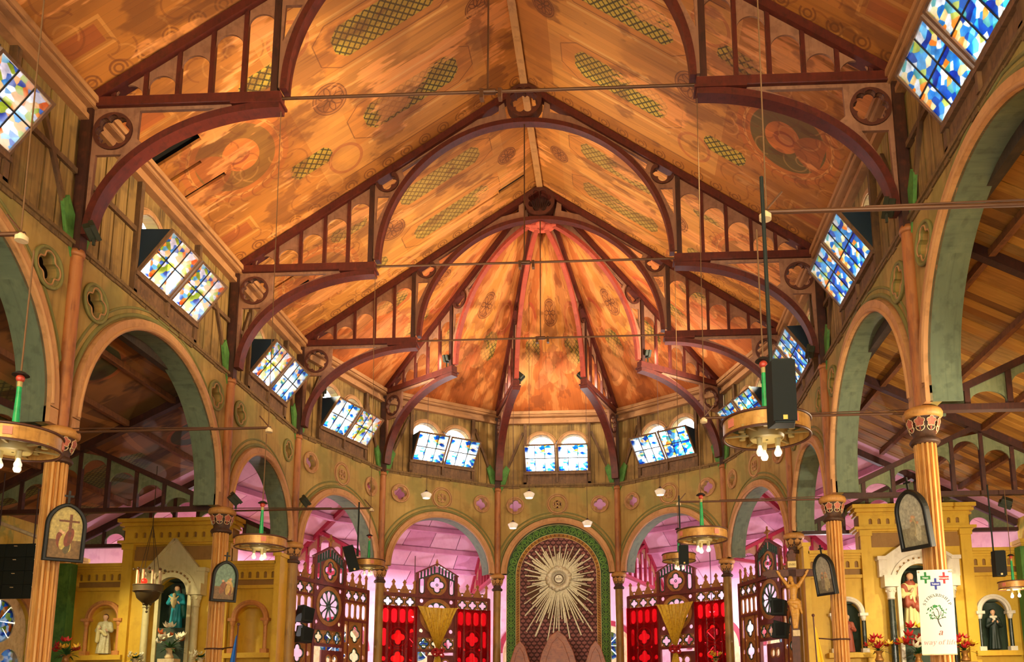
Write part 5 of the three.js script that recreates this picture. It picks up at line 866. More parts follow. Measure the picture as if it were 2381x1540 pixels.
const nunBuild = (t, h) => {
  part(t, 'habit', [...robe(1.0), ...armP(-1, -0.06, 0.64, 0.13), ...armP(1, 0.06, 0.62, 0.13)], h, 56, 0.03, M.habit, folds(10, 0.01, 0.55));
  part(t, 'veil', [[0, 0.93, -0.014, 0.066, 0, 0.85, -0.03, 0.066], [-0.06, 0.86, -0.01, 0.03, -0.09, 0.68, -0.01, 0.04], [0.06, 0.86, -0.01, 0.03, 0.09, 0.68, -0.01, 0.04]], h, 48, 0.02, M.habit);
  part(t, 'collar', [[-0.06, 0.79, 0.04, 0.035, 0.06, 0.79, 0.04, 0.035], [0, 0.75, 0.07, 0.04, 0, 0.72, 0.085, 0.035]], h, 44, 0.02, M.wimple);
  part(t, 'head', headP, h, 56, 0.015, M.skin); part(t, 'hands', [...handP(-0.06, 0.66, 0.14), ...handP(0.06, 0.64, 0.14)], h, 56, 0.008, M.skin);
};
statue('statue', 'statue of a nun in black habit in the right-hand niche', [9.43, 2.58, -7.6], 0.84, -0.1, nunBuild);
statue('statue', 'small robed statue in the niche hidden behind the fluted right column', [6.43, 2.56, -7.6], 0.8, 0.1, (t, h) => { part(t, 'robe', [...robe(1), ...armP(-1, -0.06, 0.6, 0.13), ...armP(1, 0.06, 0.6, 0.13)], h, 56, 0.03, M.redRobe, folds(9, 0.012, 0.55)); part(t, 'head', headP, h, 56, 0.015, M.skin); });

// ---------- crucifix ----------
const cr = thing('crucifix', 'large wooden crucifix with golden carved figure in front of the right screen', 'crucifix', [5.23, 0, -7.05], -0.12);
M.crossWood = std({ map: paintTex([86, 42, 26], [108, 58, 36], [58, 28, 18], { rep: [0.5, 0.5], s: 121 }), roughness: 0.55 });
M.corpus = std({ map: paintTex([206, 150, 62], [226, 176, 88], [160, 108, 40], { rep: [0.3, 0.3], s: 122 }), roughness: 0.45 });
const knob = (x, y) => plate(foil(3, x, y, 0.05, 0.055, PI / 2), [], 0.07, -0.035, 0.01);
mesh('cross', [bx(-0.075, 0.075, 0.1, 4.5, -0.04, 0.04), bx(-0.46, 0.46, 4.08, 4.23, -0.04, 0.04), knob(0, 4.55), plate(foil(3, 0.5, 4.155, 0.05, 0.055, 0), [], 0.07, -0.035, 0.01), plate(foil(3, -0.5, 4.155, 0.05, 0.055, PI), [], 0.07, -0.035, 0.01)], M.crossWood, cr);
mesh('cross_base', [bx(-0.3, 0.3, 0, 0.12, -0.3, 0.3), bx(-0.2, 0.2, 0.12, 0.24, -0.2, 0.2)], M.crossWood, cr);
const signTex = canvasTex(128, 96, (x) => { x.fillStyle = '#d9c07a'; x.fillRect(0, 0, 128, 96); x.fillStyle = '#4a3212'; x.font = 'bold 44px serif'; x.textAlign = 'center'; x.textBaseline = 'middle'; x.fillText('INRI', 64, 50); });
const sg = box(0.17, 0.13, 0.015, 0, 4.33, 0.06); mesh('title_board', sg, std({ map: signTex, roughness: 0.6 }), cr, true);
const corp = [[-0.02, 0.03, 0.08, 0.028, -0.03, 0.28, 0.11, 0.042], [-0.03, 0.28, 0.11, 0.042, -0.05, 0.52, 0.06, 0.062], [0.03, 0.05, 0.07, 0.028, 0.05, 0.29, 0.1, 0.042], [0.05, 0.29, 0.1, 0.042, 0.04, 0.52, 0.06, 0.062], [-0.02, 0.01, 0.09, 0.022, -0.03, -0.04, 0.12, 0.02], [0.03, 0.03, 0.08, 0.022, 0.02, -0.03, 0.11, 0.02],
  [0, 0.53, 0.06, 0.07, -0.01, 0.66, 0.07, 0.062], [-0.01, 0.66, 0.07, 0.065, 0, 0.8, 0.08, 0.085], [-0.09, 0.86, 0.07, 0.042, 0.09, 0.86, 0.07, 0.042], [-0.1, 0.86, 0.07, 0.04, -0.18, 0.98, 0.07, 0.032], [-0.18, 0.98, 0.07, 0.032, -0.265, 1.1, 0.06, 0.02], [0.1, 0.86, 0.07, 0.04, 0.18, 0.98, 0.07, 0.032], [0.18, 0.98, 0.07, 0.032, 0.265, 1.1, 0.06, 0.02],
  [0, 0.88, 0.08, 0.035, -0.03, 0.95, 0.11, 0.035], [-0.045, 0.985, 0.125, 0.048, -0.05, 1.0, 0.115, 0.052], [-0.05, 0.955, 0.16, 0.02, -0.05, 0.96, 0.155, 0.02], [-0.265, 1.1, 0.06, 0.022, -0.28, 1.13, 0.07, 0.022], [0.265, 1.1, 0.06, 0.022, 0.28, 1.13, 0.07, 0.022]];
for (const e of [-1, 1]) { for (let k = 0; k < 4; k++) corp.push([e * (0.27 + k * 0.011), 1.145, 0.07, 0.008, e * (0.28 + k * 0.014), 1.185 - Math.abs(k - 1.5) * 0.006, 0.085, 0.006]); corp.push([e * 0.26, 1.12, 0.075, 0.009, e * 0.245, 1.15, 0.1, 0.007]); }
const fig = mesh('figure', blend(corp, 0.64, 96, 0.022), M.corpus, cr); fig.position.set(0, 3.02, 0);
const cloth = mesh('loincloth', blend([[-0.06, 0.53, 0.065, 0.075, 0.06, 0.53, 0.065, 0.075], [-0.02, 0.47, 0.1, 0.06, 0.03, 0.44, 0.1, 0.06], [0.1, 0.5, 0.08, 0.035, 0.14, 0.3, 0.09, 0.02]], 0.4, 56, 0.02, (x, y, z) => 0.005 * Math.sin(y * 90)), M.corpus, cr); cloth.position.set(0, 3.02, 0);
const hair = mesh('hair', blend([[-0.05, 1.02, 0.1, 0.05, -0.04, 0.98, 0.09, 0.05], [-0.09, 0.97, 0.1, 0.018, -0.1, 0.9, 0.11, 0.014]], 0.56, 60, 0.015), M.capTan, cr); hair.position.set(0, 3.02, 0);
mesh('foot_rest', bx(-0.06, 0.08, 2.86, 2.98, 0.04, 0.16), M.cream, cr);
// ---------- chandeliers on column arms ----------
M.ringTan = std({ map: paintTex([176, 126, 60], [196, 148, 78], [128, 86, 40], { rep: [0.5, 0.5], s: 131 }), roughness: 0.35, metalness: 0.2 });
M.rimBrown = std({ color: 0x4a2616, roughness: 0.5 });
M.ringIn = std({ color: 0x2c3a24, roughness: 0.7, side: THREE.DoubleSide });
M.green = std({ map: paintTex([24, 150, 84], [40, 172, 100], [14, 112, 62], { rep: [0.4, 0.4], s: 132 }), roughness: 0.35 });
M.ballRed = std({ color: 0xa83826, roughness: 0.4 });
M.fitting = std({ color: 0x9c8850, roughness: 0.5 });
M.rosePaint = std({ color: 0xc8705a, roughness: 0.6 });
const warmBulb = new THREE.Color(1.0, 0.86, 0.62);
function bulbLight(parent, x, y, z, cd, color = warmBulb) { const l = new THREE.PointLight(color, cd); l.position.set(x, y, z); l.castShadow = true; l.shadow.radius = 2; l.name = 'bulb_light'; parent.add(l); return l; }
const chLabel = (w) => 'tan ring chandelier with green stem ' + w;
function chandelier(x, y, z, top, label, R = 0.305, cd = 0.3) {
  const t = thing('ring_chandelier', chLabel(label), 'chandelier', [x, y, z], 0, 'ring chandeliers');
  mesh('ring_band', [new THREE.CylinderGeometry(R, R, 0.11, 48, 1, true), new THREE.CylinderGeometry(R - 0.012, R - 0.012, 0.11, 48, 1, true)].map((g) => g.translate(0, 0.06, 0)), M.ringTan, t);
  mesh('rim', [new THREE.TorusGeometry(R, 0.009, 6, 48).rotateX(PI / 2), new THREE.TorusGeometry(R + 0.004, 0.01, 6, 48).rotateX(PI / 2).translate(0, 0.115, 0)], M.rimBrown, t);
  mesh('lid', plate(circ(0, 0, R - 0.01, 40), [], 0.008, 0).rotateX(PI / 2).translate(0, 0.11, 0), M.ringIn, t);
  mesh('spokes', Array.from({ length: 6 }, (_, k) => bar(V(0.09 * Math.cos(k * PI / 3 + 0.2), 0.02, 0.09 * Math.sin(k * PI / 3 + 0.2)), V(R * Math.cos(k * PI / 3 + 0.2), 0.02, R * Math.sin(k * PI / 3 + 0.2)), 0.018, 0.012)), M.fitting, t);
  mesh('hub', lathe([[0.01, 0.08], [0.14, 0.08], [0.15, 0.05], [0.13, 0.03], [0.12, -0.01], [0.11, -0.02], [0.01, -0.02]], 28), M.fitting, t);
  for (let k = 0; k < 4; k++) mesh('medallion', [0, 1, 2, 3].map((q) => box(0.03, 0.03, 0.006, (q & 1 ? 0.014 : -0.014), 0.06 + (q & 2 ? 0.014 : -0.014), R + 0.003).rotateY(k * PI / 2 + 0.5)), M.rosePaint, t);
  for (let k = 0; k < 3; k++) { const a = k * 2 * PI / 3 + 0.4, bx0 = 0.075 * Math.cos(a), bz = 0.075 * Math.sin(a); const s = mesh('lamp_holder', cyl(0.018, 0.022, 0.06, bx0, -0.075, bz, 12), M.fitting, t); mesh('bulb', lathe([[0.001, -0.15], [0.018, -0.147], [0.027, -0.13], [0.027, -0.115], [0.016, -0.09], [0.012, -0.07]], 14).translate(bx0, 0, bz), M.bulb, t); }
  for (let k = 0; k < 6; k++) { const a = k * PI / 3 + 0.7; mesh('socket', cyl(0.022, 0.026, 0.05, 0.2 * Math.cos(a), 0.02, 0.2 * Math.sin(a), 10), M.fitting, t); }
  mesh('stem', [cyl(0.028, 0.016, 0.36, 0, 0.12, 0, 16)], M.green, t);
  mesh('stem_collar', [cyl(0.018, 0.018, 0.04, 0, 0.48, 0, 12), cyl(0.04, 0.035, 0.03, 0, 0.11, 0, 14)], M.fitting, t);
  mesh('ball', sph(0.03, 0, 0.545, 0, 14, 10), M.ballRed, t);
  mesh('cap', lathe([[0.001, 0.6], [0.03, 0.595], [0.055, 0.575], [0.058, 0.568], [0.02, 0.572], [0.001, 0.575]], 18), M.black, t);
  mesh('hanger', rod(V(0, 0.59, 0), V(0, top - y, 0), 0.006, 6), M.rope, t);
  bulbLight(t, 0, -0.24, 0, cd);
  return t;
}
const armY = 5.12;
function lampArm(side, z, label) {
  const t = thing('swing_boom', label, 'bracket', [side * NW, armY, z], side < 0 ? 0 : PI, 'lamp arms on the columns');   // local x points into the nave
  mesh('arm_tube', [rod(V(0.1, 0, 0), V(2.75, 0, 0), 0.018), rod(V(0.1, 0.05, 0), V(2.0, 0.02, 0), 0.008)], M.steel, t);
  mesh('pulley', [cyl(0.045, 0.045, 0.035, 2.73, -0.06, 0, 16), sph(0.03, 2.73, -0.02, 0, 10, 8)], M.cream, t);
  mesh('stay', rod(V(2.72, 0.02, 0), V(2.6, 0.16, 0), 0.008), M.steel, t);
  return t;
}
const armSpots = [[-1, ZM, 'thin lamp arm at the left edge of the frame'], [1, ZM, 'thick lamp arm crossing the upper right, carrying the big speaker'], [-1, Z0, 'thin lamp arm from the nearest left column in view'], [1, Z0, 'thin lamp arm from the banner column'], [-1, Z1, 'thin lamp arm from the second left column, carrying a tilted speaker'], [1, Z1, 'thin lamp arm from the second right column']];
armSpots.forEach(([s, z, l]) => lampArm(s, z, l));
chandelier(-2.74, 3.47, 4.5, armY - 0.08, 'at the left edge of the frame'); chandelier(2.72, 3.44, 4.5, armY - 0.08, 'behind the big hanging speaker');
chandelier(-2.8, 3.56, 0, armY - 0.08, 'to the right of the second left column'); chandelier(2.7, 3.55, 0, armY - 0.08, 'in front of the right fret screens');
chandelier(-2.76, 4.02, -4.5, armY - 0.08, 'beside the tilted speaker on the left', 0.28); chandelier(2.74, 4.03, -4.5, armY - 0.08, 'farthest on the right, behind the small speaker', 0.29);
chandelier(8.4, 3.42, -4.3, 5.15, 'in the right aisle above the nun statue', 0.24, 4);
chandelier(8.2, 3.3, 1.6, 5.15, 'added unseen in the right aisle beyond the frame edge', 0.24, 105);  // unseen chandelier added to light the plank ceiling
// long suspension cables from the hammer beams
for (const [s, z] of [[-1, Z0], [1, Z0], [-1, Z1], [1, Z1]]) { const c = mesh('lamp_cable', rod(V(s * 2.84, 9.72, z), V(s * 2.78, armY, z), 0.006, 5), M.rope); tag(c, 'long thin lamp cable hanging from the ' + (z === Z0 ? 'nearest' : 'middle') + ' truss on the ' + (s < 0 ? 'left' : 'right'), 'cable', 'lamp cables'); }
for (const s of [-1, 1]) tag(mesh('lamp_cable', rod(V(s * 2.84, 13.0 - 1.3, ZM), V(s * 2.78, armY, ZM), 0.006, 5), M.rope), 'long thin lamp cable nearest the viewer on the ' + (s < 0 ? 'left' : 'right'), 'cable', 'lamp cables');

// ---------- loudspeakers ----------
M.cab = std({ color: 0x08140f, roughness: 0.75 }); M.grille = std({ color: 0x050d0b, roughness: 0.9 }); M.badge = std({ color: 0xc9a03a, roughness: 0.4 });
function speaker(name, label, pos, w, h, d, turn, tilt, pole, group) {
  const t = thing(name, label, 'speaker', pos, turn, group), b = new THREE.Group();
  const body = mesh('cabinet', plate([[-w / 2, -d / 2], [w / 2, -d / 2], [w * 0.36, d / 2], [-w * 0.36, d / 2]].map(([x, z]) => [x, z]).reverse(), [], h, 0, 0.004).rotateX(-PI / 2).rotateY(PI).translate(0, -h / 2, 0), M.cab, t);
  const gr = mesh('grille', [box(w * 0.86, h * 0.94, 0.012, 0, 0, d / 2 + 0.004)], M.grille, t), bd = mesh('badge', box(w * 0.16, w * 0.16, 0.006, 0, -h * 0.42, d / 2 + 0.012), M.badge, t);
  for (const m of [body, gr, bd]) m.rotation.set(tilt[0], 0, tilt[1]);
  const rot = new THREE.Matrix4().makeRotationFromEuler(new THREE.Euler(tilt[0], 0, tilt[1]));
  for (const m of [body, gr, bd]) m.position.applyMatrix4(rot);
  if (pole) mesh('pole', [rod(V(pole[0], h * 0.3, pole[1]), V(pole[0], pole[2], pole[1]), 0.014), bx(pole[0] - 0.02, pole[0] + 0.02, h * 0.1, h * 0.4, pole[1] - 0.02, 0)], M.cab, t);
  return t;
}
speaker('loudspeaker', 'big black loudspeaker hanging in front of the right ring chandelier', [2.74, 3.578, 5.0], 0.177, 0.43, 0.15, 0, [0.06, 0], [-0.05, -0.06, 1.6], 'hanging loudspeakers');
speaker('loudspeaker', 'small black loudspeaker hanging before the farthest right chandelier', [2.784, 4.045, -3.95], 0.172, 0.335, 0.14, 0, [0.06, 0], [-0.05, -0.06, 1.05], 'hanging loudspeakers');
speaker('loudspeaker', 'black loudspeaker tilted sideways on a pole by the left screens', [-2.9, 4.09, -3.95], 0.187, 0.45, 0.18, 0.35, [0.15, 0.3], [0.1, -0.02, 1.0], 'hanging loudspeakers');
speaker('loudspeaker', 'black loudspeaker hanging in the right aisle', [8.15, 3.84, -4.2], 0.2, 0.44, 0.18, -0.15, [0.05, 0], [-0.06, -0.06, 1.4], 'hanging loudspeakers');
for (const [x, y, z, tu, l] of [[-5.3, 3.62, -8.4, 0.7, 'upper black monitor box on the far left screen'], [-5.3, 3.17, -8.4, 0.7, 'lower black monitor box on the far left screen'], [5.03, 3.53, -7.6, -0.6, 'upper black monitor box beside the crucifix'], [5.05, 3.05, -7.6, -0.6, 'lower black monitor box beside the crucifix']]) {
  const t = thing('monitor_box', l, 'speaker', [x, y, z], tu, 'monitor boxes'); const m = mesh('cabinet', plate([[-0.17, -0.17], [0.12, -0.19], [0.17, 0.12], [-0.12, 0.2]], [], 0.26, -0.13, 0.01).rotateY(0.2), M.cab, t); mesh('grille', box(0.26, 0.26, 0.01, 0, 0, 0.14), M.grille, t); mesh('clamp', [rod(V(0, 0, -0.1), V(x < 0 ? 0.2 : 0.05, -0.05, -0.3), 0.02), rod(V(-0.12 * Math.sign(x), -0.12, -0.15), V(-0.12 * Math.sign(x), 0.16, -0.15), 0.015)], M.cab, t);
}
// ---------- opal pendants in the apse ----------
const pend = [[-3.12, 6.83, -10.5, 'far left opal pendant lamp near the left apse arch'], [-0.47, 6.66, -10.0, 'opal pendant lamp left of centre, the higher of its pair'], [2.74, 6.67, -10.0, 'far right opal pendant lamp near the right apse arch'], [-1.05, 6.22, -11.5, 'lower opal pendant lamp at the left shoulder of the sunburst panel'], [0.9, 6.24, -11.5, 'lower opal pendant lamp at the right shoulder of the sunburst panel']];
pend.forEach(([x, y, z, l]) => {
  const t = thing('pendant_lamp', l, 'pendant lamp', [x, y, z], 0, 'opal pendant lamps');
  mesh('shade', lathe([[0.001, -0.1], [0.085, -0.1], [0.095, -0.09], [0.135, 0.0], [0.135, 0.015], [0.07, 0.055], [0.05, 0.065], [0.001, 0.07]], 24), M.globe, t);
  mesh('cap', lathe([[0.001, 0.12], [0.02, 0.115], [0.035, 0.09], [0.055, 0.065], [0.001, 0.062]], 16), M.ironDark, t);
  const r = Math.hypot(x, z - Z2); mesh('cord', rod(V(0, 0.1, 0), V(0, RIDGE - SLOPE * r - y - 0.3, 0), 0.006, 5), M.ironDark, t);
  bulbLight(t, 0, -0.17, 0, 0.6);
});
// ---------- stations of the cross ----------
M.frameBlack = std({ color: 0x0d0f0a, roughness: 0.5 });
const scene4 = (s, hue) => canvasTex(256, 512, (x) => {
  x.fillStyle = hue[0]; x.fillRect(0, 0, 256, 512); x.fillStyle = hue[1]; x.fillRect(0, 330, 256, 182);
  for (let k = 0; k < 5; k++) { const px = 60 + hash(k, 1, s) * 140, py = 240 + hash(k, 2, s) * 90, q = 26 + hash(k, 3, s) * 14; x.fillStyle = hue[2 + (k % 3)]; x.beginPath(); x.ellipse(px, py + 60, q, q * 2.8, 0.1 * (k - 2), 0, 7); x.fill(); x.fillStyle = '#c89a70'; x.beginPath(); x.arc(px, py - q * 1.1, q * 0.5, 0, 7); x.fill(); }
  if (s === 1) { x.fillStyle = '#6a3c20'; x.fillRect(150, 70, 22, 290); x.fillRect(70, 130, 160, 20); }
}, (c, u, v) => { const k = 0.8 + 0.4 * fbm(u, v, 16, 24, 3, 800 + s); return c.map((q) => q * k); });
const stHue = [['#b09a58', '#7a5a30', '#b8a050', '#7a3a24', '#5c5030'], ['#6e8a70', '#7a5a30', '#c09a48', '#8a5028', '#6a4424'], ['#a8a28c', '#80765c', '#b8a878', '#8c8068', '#c8b888'], ['#a8a48e', '#8c8468', '#b4ac8a', '#9a9070', '#b8a878']];
const pointed = (w, h) => [[-w / 2, 0], [w / 2, 0], [w / 2, h * 0.62], ...arcPts(-w * 0.12, h * 0.62, w * 0.62, h * 0.4, 0.0, 1.36, 10), [0, h], ...arcPts(w * 0.12, h * 0.62, w * 0.62, h * 0.4, PI - 1.36, PI, 10)];
function station(i, pos, turn, tilt, label) {
  const t = thing('station_picture', label, 'picture', pos, turn, 'stations of the cross'), W = 0.44, H = 0.72, g = new THREE.Group();
  const tex = scene4(i, stHue[i - 1]), inner = pointed(W - 0.09, H - 0.09), pg2 = plate(inner, [], 0.02, 0.01).translate(0, 0.045, 0), p = pg2.attributes.position, uv = pg2.attributes.uv;
  for (let k = 0; k < p.count; k++) uv.setXY(k, p.getX(k) / (W - 0.09) + 0.5, (p.getY(k) - 0.045) / (H - 0.09));
  const parts = [mesh('frame', plate(pointed(W, H), [inner.map((q) => [q[0], q[1] + 0.045]).reverse()], 0.09, -0.02, 0.01), M.frameBlack, t), mesh('picture', pg2, std({ map: tex, roughness: 0.4 }), t, true), mesh('back_board', plate(pointed(W - 0.02, H - 0.02), [], 0.015, -0.03), M.frameBlack, t),
    mesh('cross_top', [bx(-0.012, 0.012, H - 0.02, H + 0.16, 0, 0.02), bx(-0.05, 0.05, H + 0.08, H + 0.105, 0, 0.02)], M.frameBlack, t)];
  for (const m of parts) m.rotation.x = tilt;
}
station(1, [-5.2, 3.4, 0.17], 0.72, 0.16, 'black pointed frame showing figures with a cross, nearest left column');
station(2, [-5.33, 3.44, -4.43], 0.75, 0.16, 'black pointed frame with green sky on the second left column');
station(4, [5.27, 3.36, 0.18], -1.0, 0.16, 'large pale picture in black pointed frame above the white banner');
station(3, [5.3, 3.38, -4.43], -1.0, 0.16, 'smaller pale picture in black pointed frame right of the crucifix');
// ---------- banner ----------
const banTex = canvasTex(512, 1280, (x, w, h) => {
  x.fillStyle = '#d8d2c0'; x.fillRect(0, 0, w, h);
  const cross = (cx, cy, col, txt) => { x.fillStyle = col; x.fillRect(cx - 16, cy - 88, 34, 176); x.fillRect(cx - 74, cy - 30, 148, 60); x.fillStyle = '#f2eee0'; x.font = 'bold 34px serif'; x.textAlign = 'center'; x.textBaseline = 'middle'; x.fillText(txt, cx, cy + 1); };
  cross(116, 120, '#136b25', 'Time'); cross(256, 218, '#16257e', 'Talent'); cross(388, 128, '#b81820', 'Treasure');
  x.fillStyle = '#35342c'; x.font = 'bold 62px serif'; const word = 'STEWARDSHIP', R = 196; for (let k = 0; k < word.length; k++) { const a = -PI / 2 + (k - 5) * 0.248; x.save(); x.translate(262 + R * Math.cos(a), 585 + R * Math.sin(a)); x.rotate(a + PI / 2); x.fillText(word[k], 0, 0); x.restore(); }
  x.strokeStyle = '#2e2416'; const br = (p, lw) => { x.lineWidth = lw; x.lineCap = 'round'; x.beginPath(); x.moveTo(p[0], p[1]); x.bezierCurveTo(p[2], p[3], p[4], p[5], p[6], p[7]); x.stroke(); };
  br([296, 860, 270, 820, 262, 790, 258, 750], 18); br([258, 760, 235, 720, 210, 700, 196, 640], 11); br([258, 755, 285, 700, 285, 640, 240, 590], 11); br([260, 760, 300, 735, 330, 740, 370, 720], 9); br([270, 720, 300, 690, 320, 660, 300, 640], 8); br([250, 750, 210, 735, 190, 735, 150, 730], 7);
  const leaf = (cx, cy, a, s, col) => { x.save(); x.translate(cx, cy); x.rotate(a); x.fillStyle = col; x.beginPath(); x.ellipse(0, 0, s * 0.45, s, 0, 0, 7); x.fill(); x.restore(); };
  for (let k = 0; k < 44; k++) { const a = hash(k, 1, 31) * 2 * PI, q = 60 + hash(k, 2, 31) * 75; let cx = 262 + q * Math.cos(a) * 1.2, cy = 650 + q * Math.sin(a) * 0.85; if (cy > 745 && Math.abs(cx - 262) < 70) continue; leaf(cx, cy, hash(k, 3, 31) * 6, 13 + hash(k, 4, 31) * 9, ['#1c6a2c', '#2f7a3c', '#3c5c34', '#14501f'][k % 4]); }
  leaf(212, 560, 0.4, 30, '#1b7a30'); leaf(240, 556, -0.7, 24, '#1b7a30');
  x.fillStyle = '#8a4a3a'; x.font = 'italic bold 120px serif'; x.fillText('a', 285, 950); x.font = 'italic bold 92px serif'; x.fillStyle = '#b8837a'; x.fillText('way of life', 268, 1100);
});
const ban = thing('banner', 'white STEWARDSHIP banner with tree tied to the fluted right column', 'banner', [5.39, 2.1, 0.2], -0.06);
{ const g = sheet((u, v) => [(u - 0.5) * 0.4 + 0.015 - v * 0.01, 1.0 * (1 - v), 0.02 + 0.01 * Math.sin(u * PI) + 0.008 * Math.sin(v * 5)], 12, 24), uv = g.attributes.uv; let k = 0; for (let j = 0; j <= 24; j++) for (let i = 0; i <= 12; i++) uv.setXY(k++, i / 12, 1 - j / 24); const back = sheet((u, v) => [(u - 0.5) * 0.4 + 0.015 - v * 0.01, 1.0 * (1 - v), 0.016 + 0.01 * Math.sin(u * PI) + 0.008 * Math.sin(v * 5)], 12, 24);
  mesh('cloth', g, std({ map: banTex, roughness: 0.7 }), ban, true); mesh('backing', back, std({ color: 0xd8d2c0, roughness: 0.8, side: THREE.DoubleSide }), ban);
  mesh('eyelets', [[-0.17, 0.975], [0.2, 0.975]].map(([x, y]) => new THREE.TorusGeometry(0.008, 0.003, 5, 12).translate(x, y, 0.032)), M.brass, ban); mesh('hem_rod', rod(V(-0.19, 0.0, 0.025), V(0.2, 0.0, 0.025), 0.008), M.cream, ban); }
// ---------- flags ----------
const flag = (pos, colr, lean, label) => { const t = thing('flag', label, 'flag', pos, 0, 'flags on the columns');
  mesh('pole', [rod(V(0, 1.0, 0), V(-lean * 0.05, 3.0 - pos[1], 0), 0.012), sph(0.028, -lean * 0.05, 3.02 - pos[1], 0, 10, 8)], M.crossWood, t);
  mesh('cloth', sheet((u, v) => [lean * (0.0 + u * (0.03 + v * 0.18)) - lean * 0.045 * (1 - v), 2.85 - pos[1] - v * 1.2 - u * 0.04, 0.03 * Math.sin(u * 9 + v * 2) * v], 24, 16), std({ color: colr, roughness: 0.6, side: THREE.DoubleSide }), t);
  mesh('foot', lathe([[0.01, 0.95], [0.12, 0.95], [0.1, 1.0], [0.02, 1.04], [0.01, 1.04]], 14), M.crossWood, t); mesh('stand', rod(V(0, 0, 0), V(0, 1.0, 0), 0.02), M.crossWood, t); return t; };
flag([-4.98, 0, -4.25], 0x0d63b8, -1, 'furled blue flag beside the second left column'); flag([5.03, 0, -4.3], 0xe8b216, 1, 'furled yellow flag left of the fluted right column');
for (const [x, l] of [[-NW, 'dark band with bar round the second left column'], [NW, 'dark band with bar round the fluted column by the yellow flag']]) tag(mesh('column_band', [new THREE.TorusGeometry(0.15, 0.014, 6, 28).rotateX(PI / 2).translate(x, 2.62, Z1), rod(V(x * 0.975, 2.62, Z1 + 0.05), V(x * 0.92, 2.63, Z1 + 0.25), 0.012)], M.ironDark), l, 'bracket', 'column bands');
// ---------- sanctuary lamp ----------
const sl = thing('sanctuary_lamp', 'bronze hanging lamp with red light before the left side altar', 'lamp', [-7.83, 3.55, -6.5]);
M.bronze = std({ color: 0x4a3a1e, roughness: 0.45, metalness: 0.4 });
mesh('bowl', lathe([[0.001, 0.0], [0.02, 0.03], [0.012, 0.08], [0.03, 0.12], [0.1, 0.15], [0.2, 0.24], [0.24, 0.36], [0.235, 0.37], [0.19, 0.26], [0.001, 0.2]], 28), M.bronze, sl);
mesh('crown_band', [new THREE.CylinderGeometry(0.28, 0.27, 0.12, 32, 1, true).translate(0, 0.44, 0), new THREE.TorusGeometry(0.28, 0.012, 6, 32).rotateX(PI / 2).translate(0, 0.5, 0), new THREE.TorusGeometry(0.27, 0.012, 6, 32).rotateX(PI / 2).translate(0, 0.38, 0)], std({ color: 0x4a3a1e, roughness: 0.5, side: THREE.DoubleSide }), sl);
for (let k = 0; k < 8; k++) { const a = k * PI / 4; mesh('candle', [cyl(0.022, 0.022, 0.3, 0.22 * Math.cos(a), 0.5, 0.22 * Math.sin(a), 10)], M.cream, sl); mesh('candle_cup', sph(0.028, 0.28 * Math.cos(a + 0.3), 0.82, 0.28 * Math.sin(a + 0.3), 8, 6), M.bronze, sl); }
mesh('ruby_glass', sph(0.06, 0.03, 0.56, 0.22, 14, 12), phys({ color: 0xd01810, emissive: 0xff2a18, emissiveIntensity: 1.6, roughness: 0.3 }), sl);
mesh('chains', [0, 1, 2, 3].map((k) => rod(V(0.26 * Math.cos(k * PI / 2), 0.5, 0.26 * Math.sin(k * PI / 2)), V(0, 1.75, 0), 0.006, 5)).concat([rod(V(0, 1.75, 0), V(0, 3.0, 0), 0.008, 5)]), M.bronze, sl);
mesh('finial', [sph(0.025, 0, -0.03, 0, 8, 6), ...[0, 1, 2].map((k) => sph(0.03, 0.07 * Math.cos(k * 2), 0.12, 0.07 * Math.sin(k * 2), 8, 6))], M.bronze, sl);
{ const l = new THREE.PointLight(0xff3018, 0.35); l.position.set(0.03, 0.56, 0.3); l.castShadow = true; sl.add(l); }
// ---------- flowers ----------
M.leaf = std({ color: 0x2c5426, roughness: 0.6 }); M.lily = std({ color: 0xece4c4, roughness: 0.5 }); M.coral = std({ color: 0xc8602a, roughness: 0.5 }); M.poin = std({ color: 0xb01418, roughness: 0.5 }); M.goldLeaf = std({ color: 0xd8a828, roughness: 0.4 });
const petalG = (n, r, w, lift) => Array.from({ length: n }, (_, k) => sheet((u, v) => { const q = v * r, ww = w * Math.sin(PI * Math.min(1, v * 0.9 + 0.08)); return [(u - 0.5) * 2 * ww, lift * q * q / r, q]; }, 2, 4).rotateY(k * 2 * PI / n));
function bouquet(name, label, pos, R, H, mats, vase, n = 16, group) {
  const t = thing(name, label, 'flowers', pos, 0, group);
  if (vase) mesh('vase', lathe([[0.001, 0], [0.07, 0], [0.09, 0.04], [0.06, 0.1], [0.05, 0.16], [0.1, 0.22], [0.09, 0.22], [0.001, 0.2]], 18), vase, t);
  const y0 = vase ? 0.2 : 0.05;
  mesh('foliage', Array.from({ length: 26 }, (_, k) => { const a = hash(k, 1, R * 1000) * 6.28, e = 0.2 + hash(k, 2, 55) * 1.1, L = R * (0.7 + 0.5 * hash(k, 3, 55)); return petalG(1, L, 0.025, -0.6)[0].rotateX(-e).rotateY(a).translate(0, y0, 0); }), std({ color: 0x2c5426, roughness: 0.6, side: THREE.DoubleSide }), t);
  for (let k = 0; k < n; k++) { const a = hash(k, 5, 66) * 6.28, q = R * Math.sqrt(hash(k, 6, 66)), y = y0 + H * (1 - 0.6 * (q / R) ** 2) * (0.5 + 0.5 * hash(k, 7, 66)); mesh('bloom', petalG(6, R * 0.34, R * 0.1, 0.8).concat([sph(R * 0.06, 0, R * 0.03, 0, 6, 5)]).map((g) => g.rotateX(0.6).rotateY(a).translate(q * Math.cos(a), y, q * Math.sin(a))), mats[k % mats.length], t); }
  return t;
}
[M.lily, M.coral, M.poin, M.goldLeaf].forEach((m) => (m.side = THREE.DoubleSide));
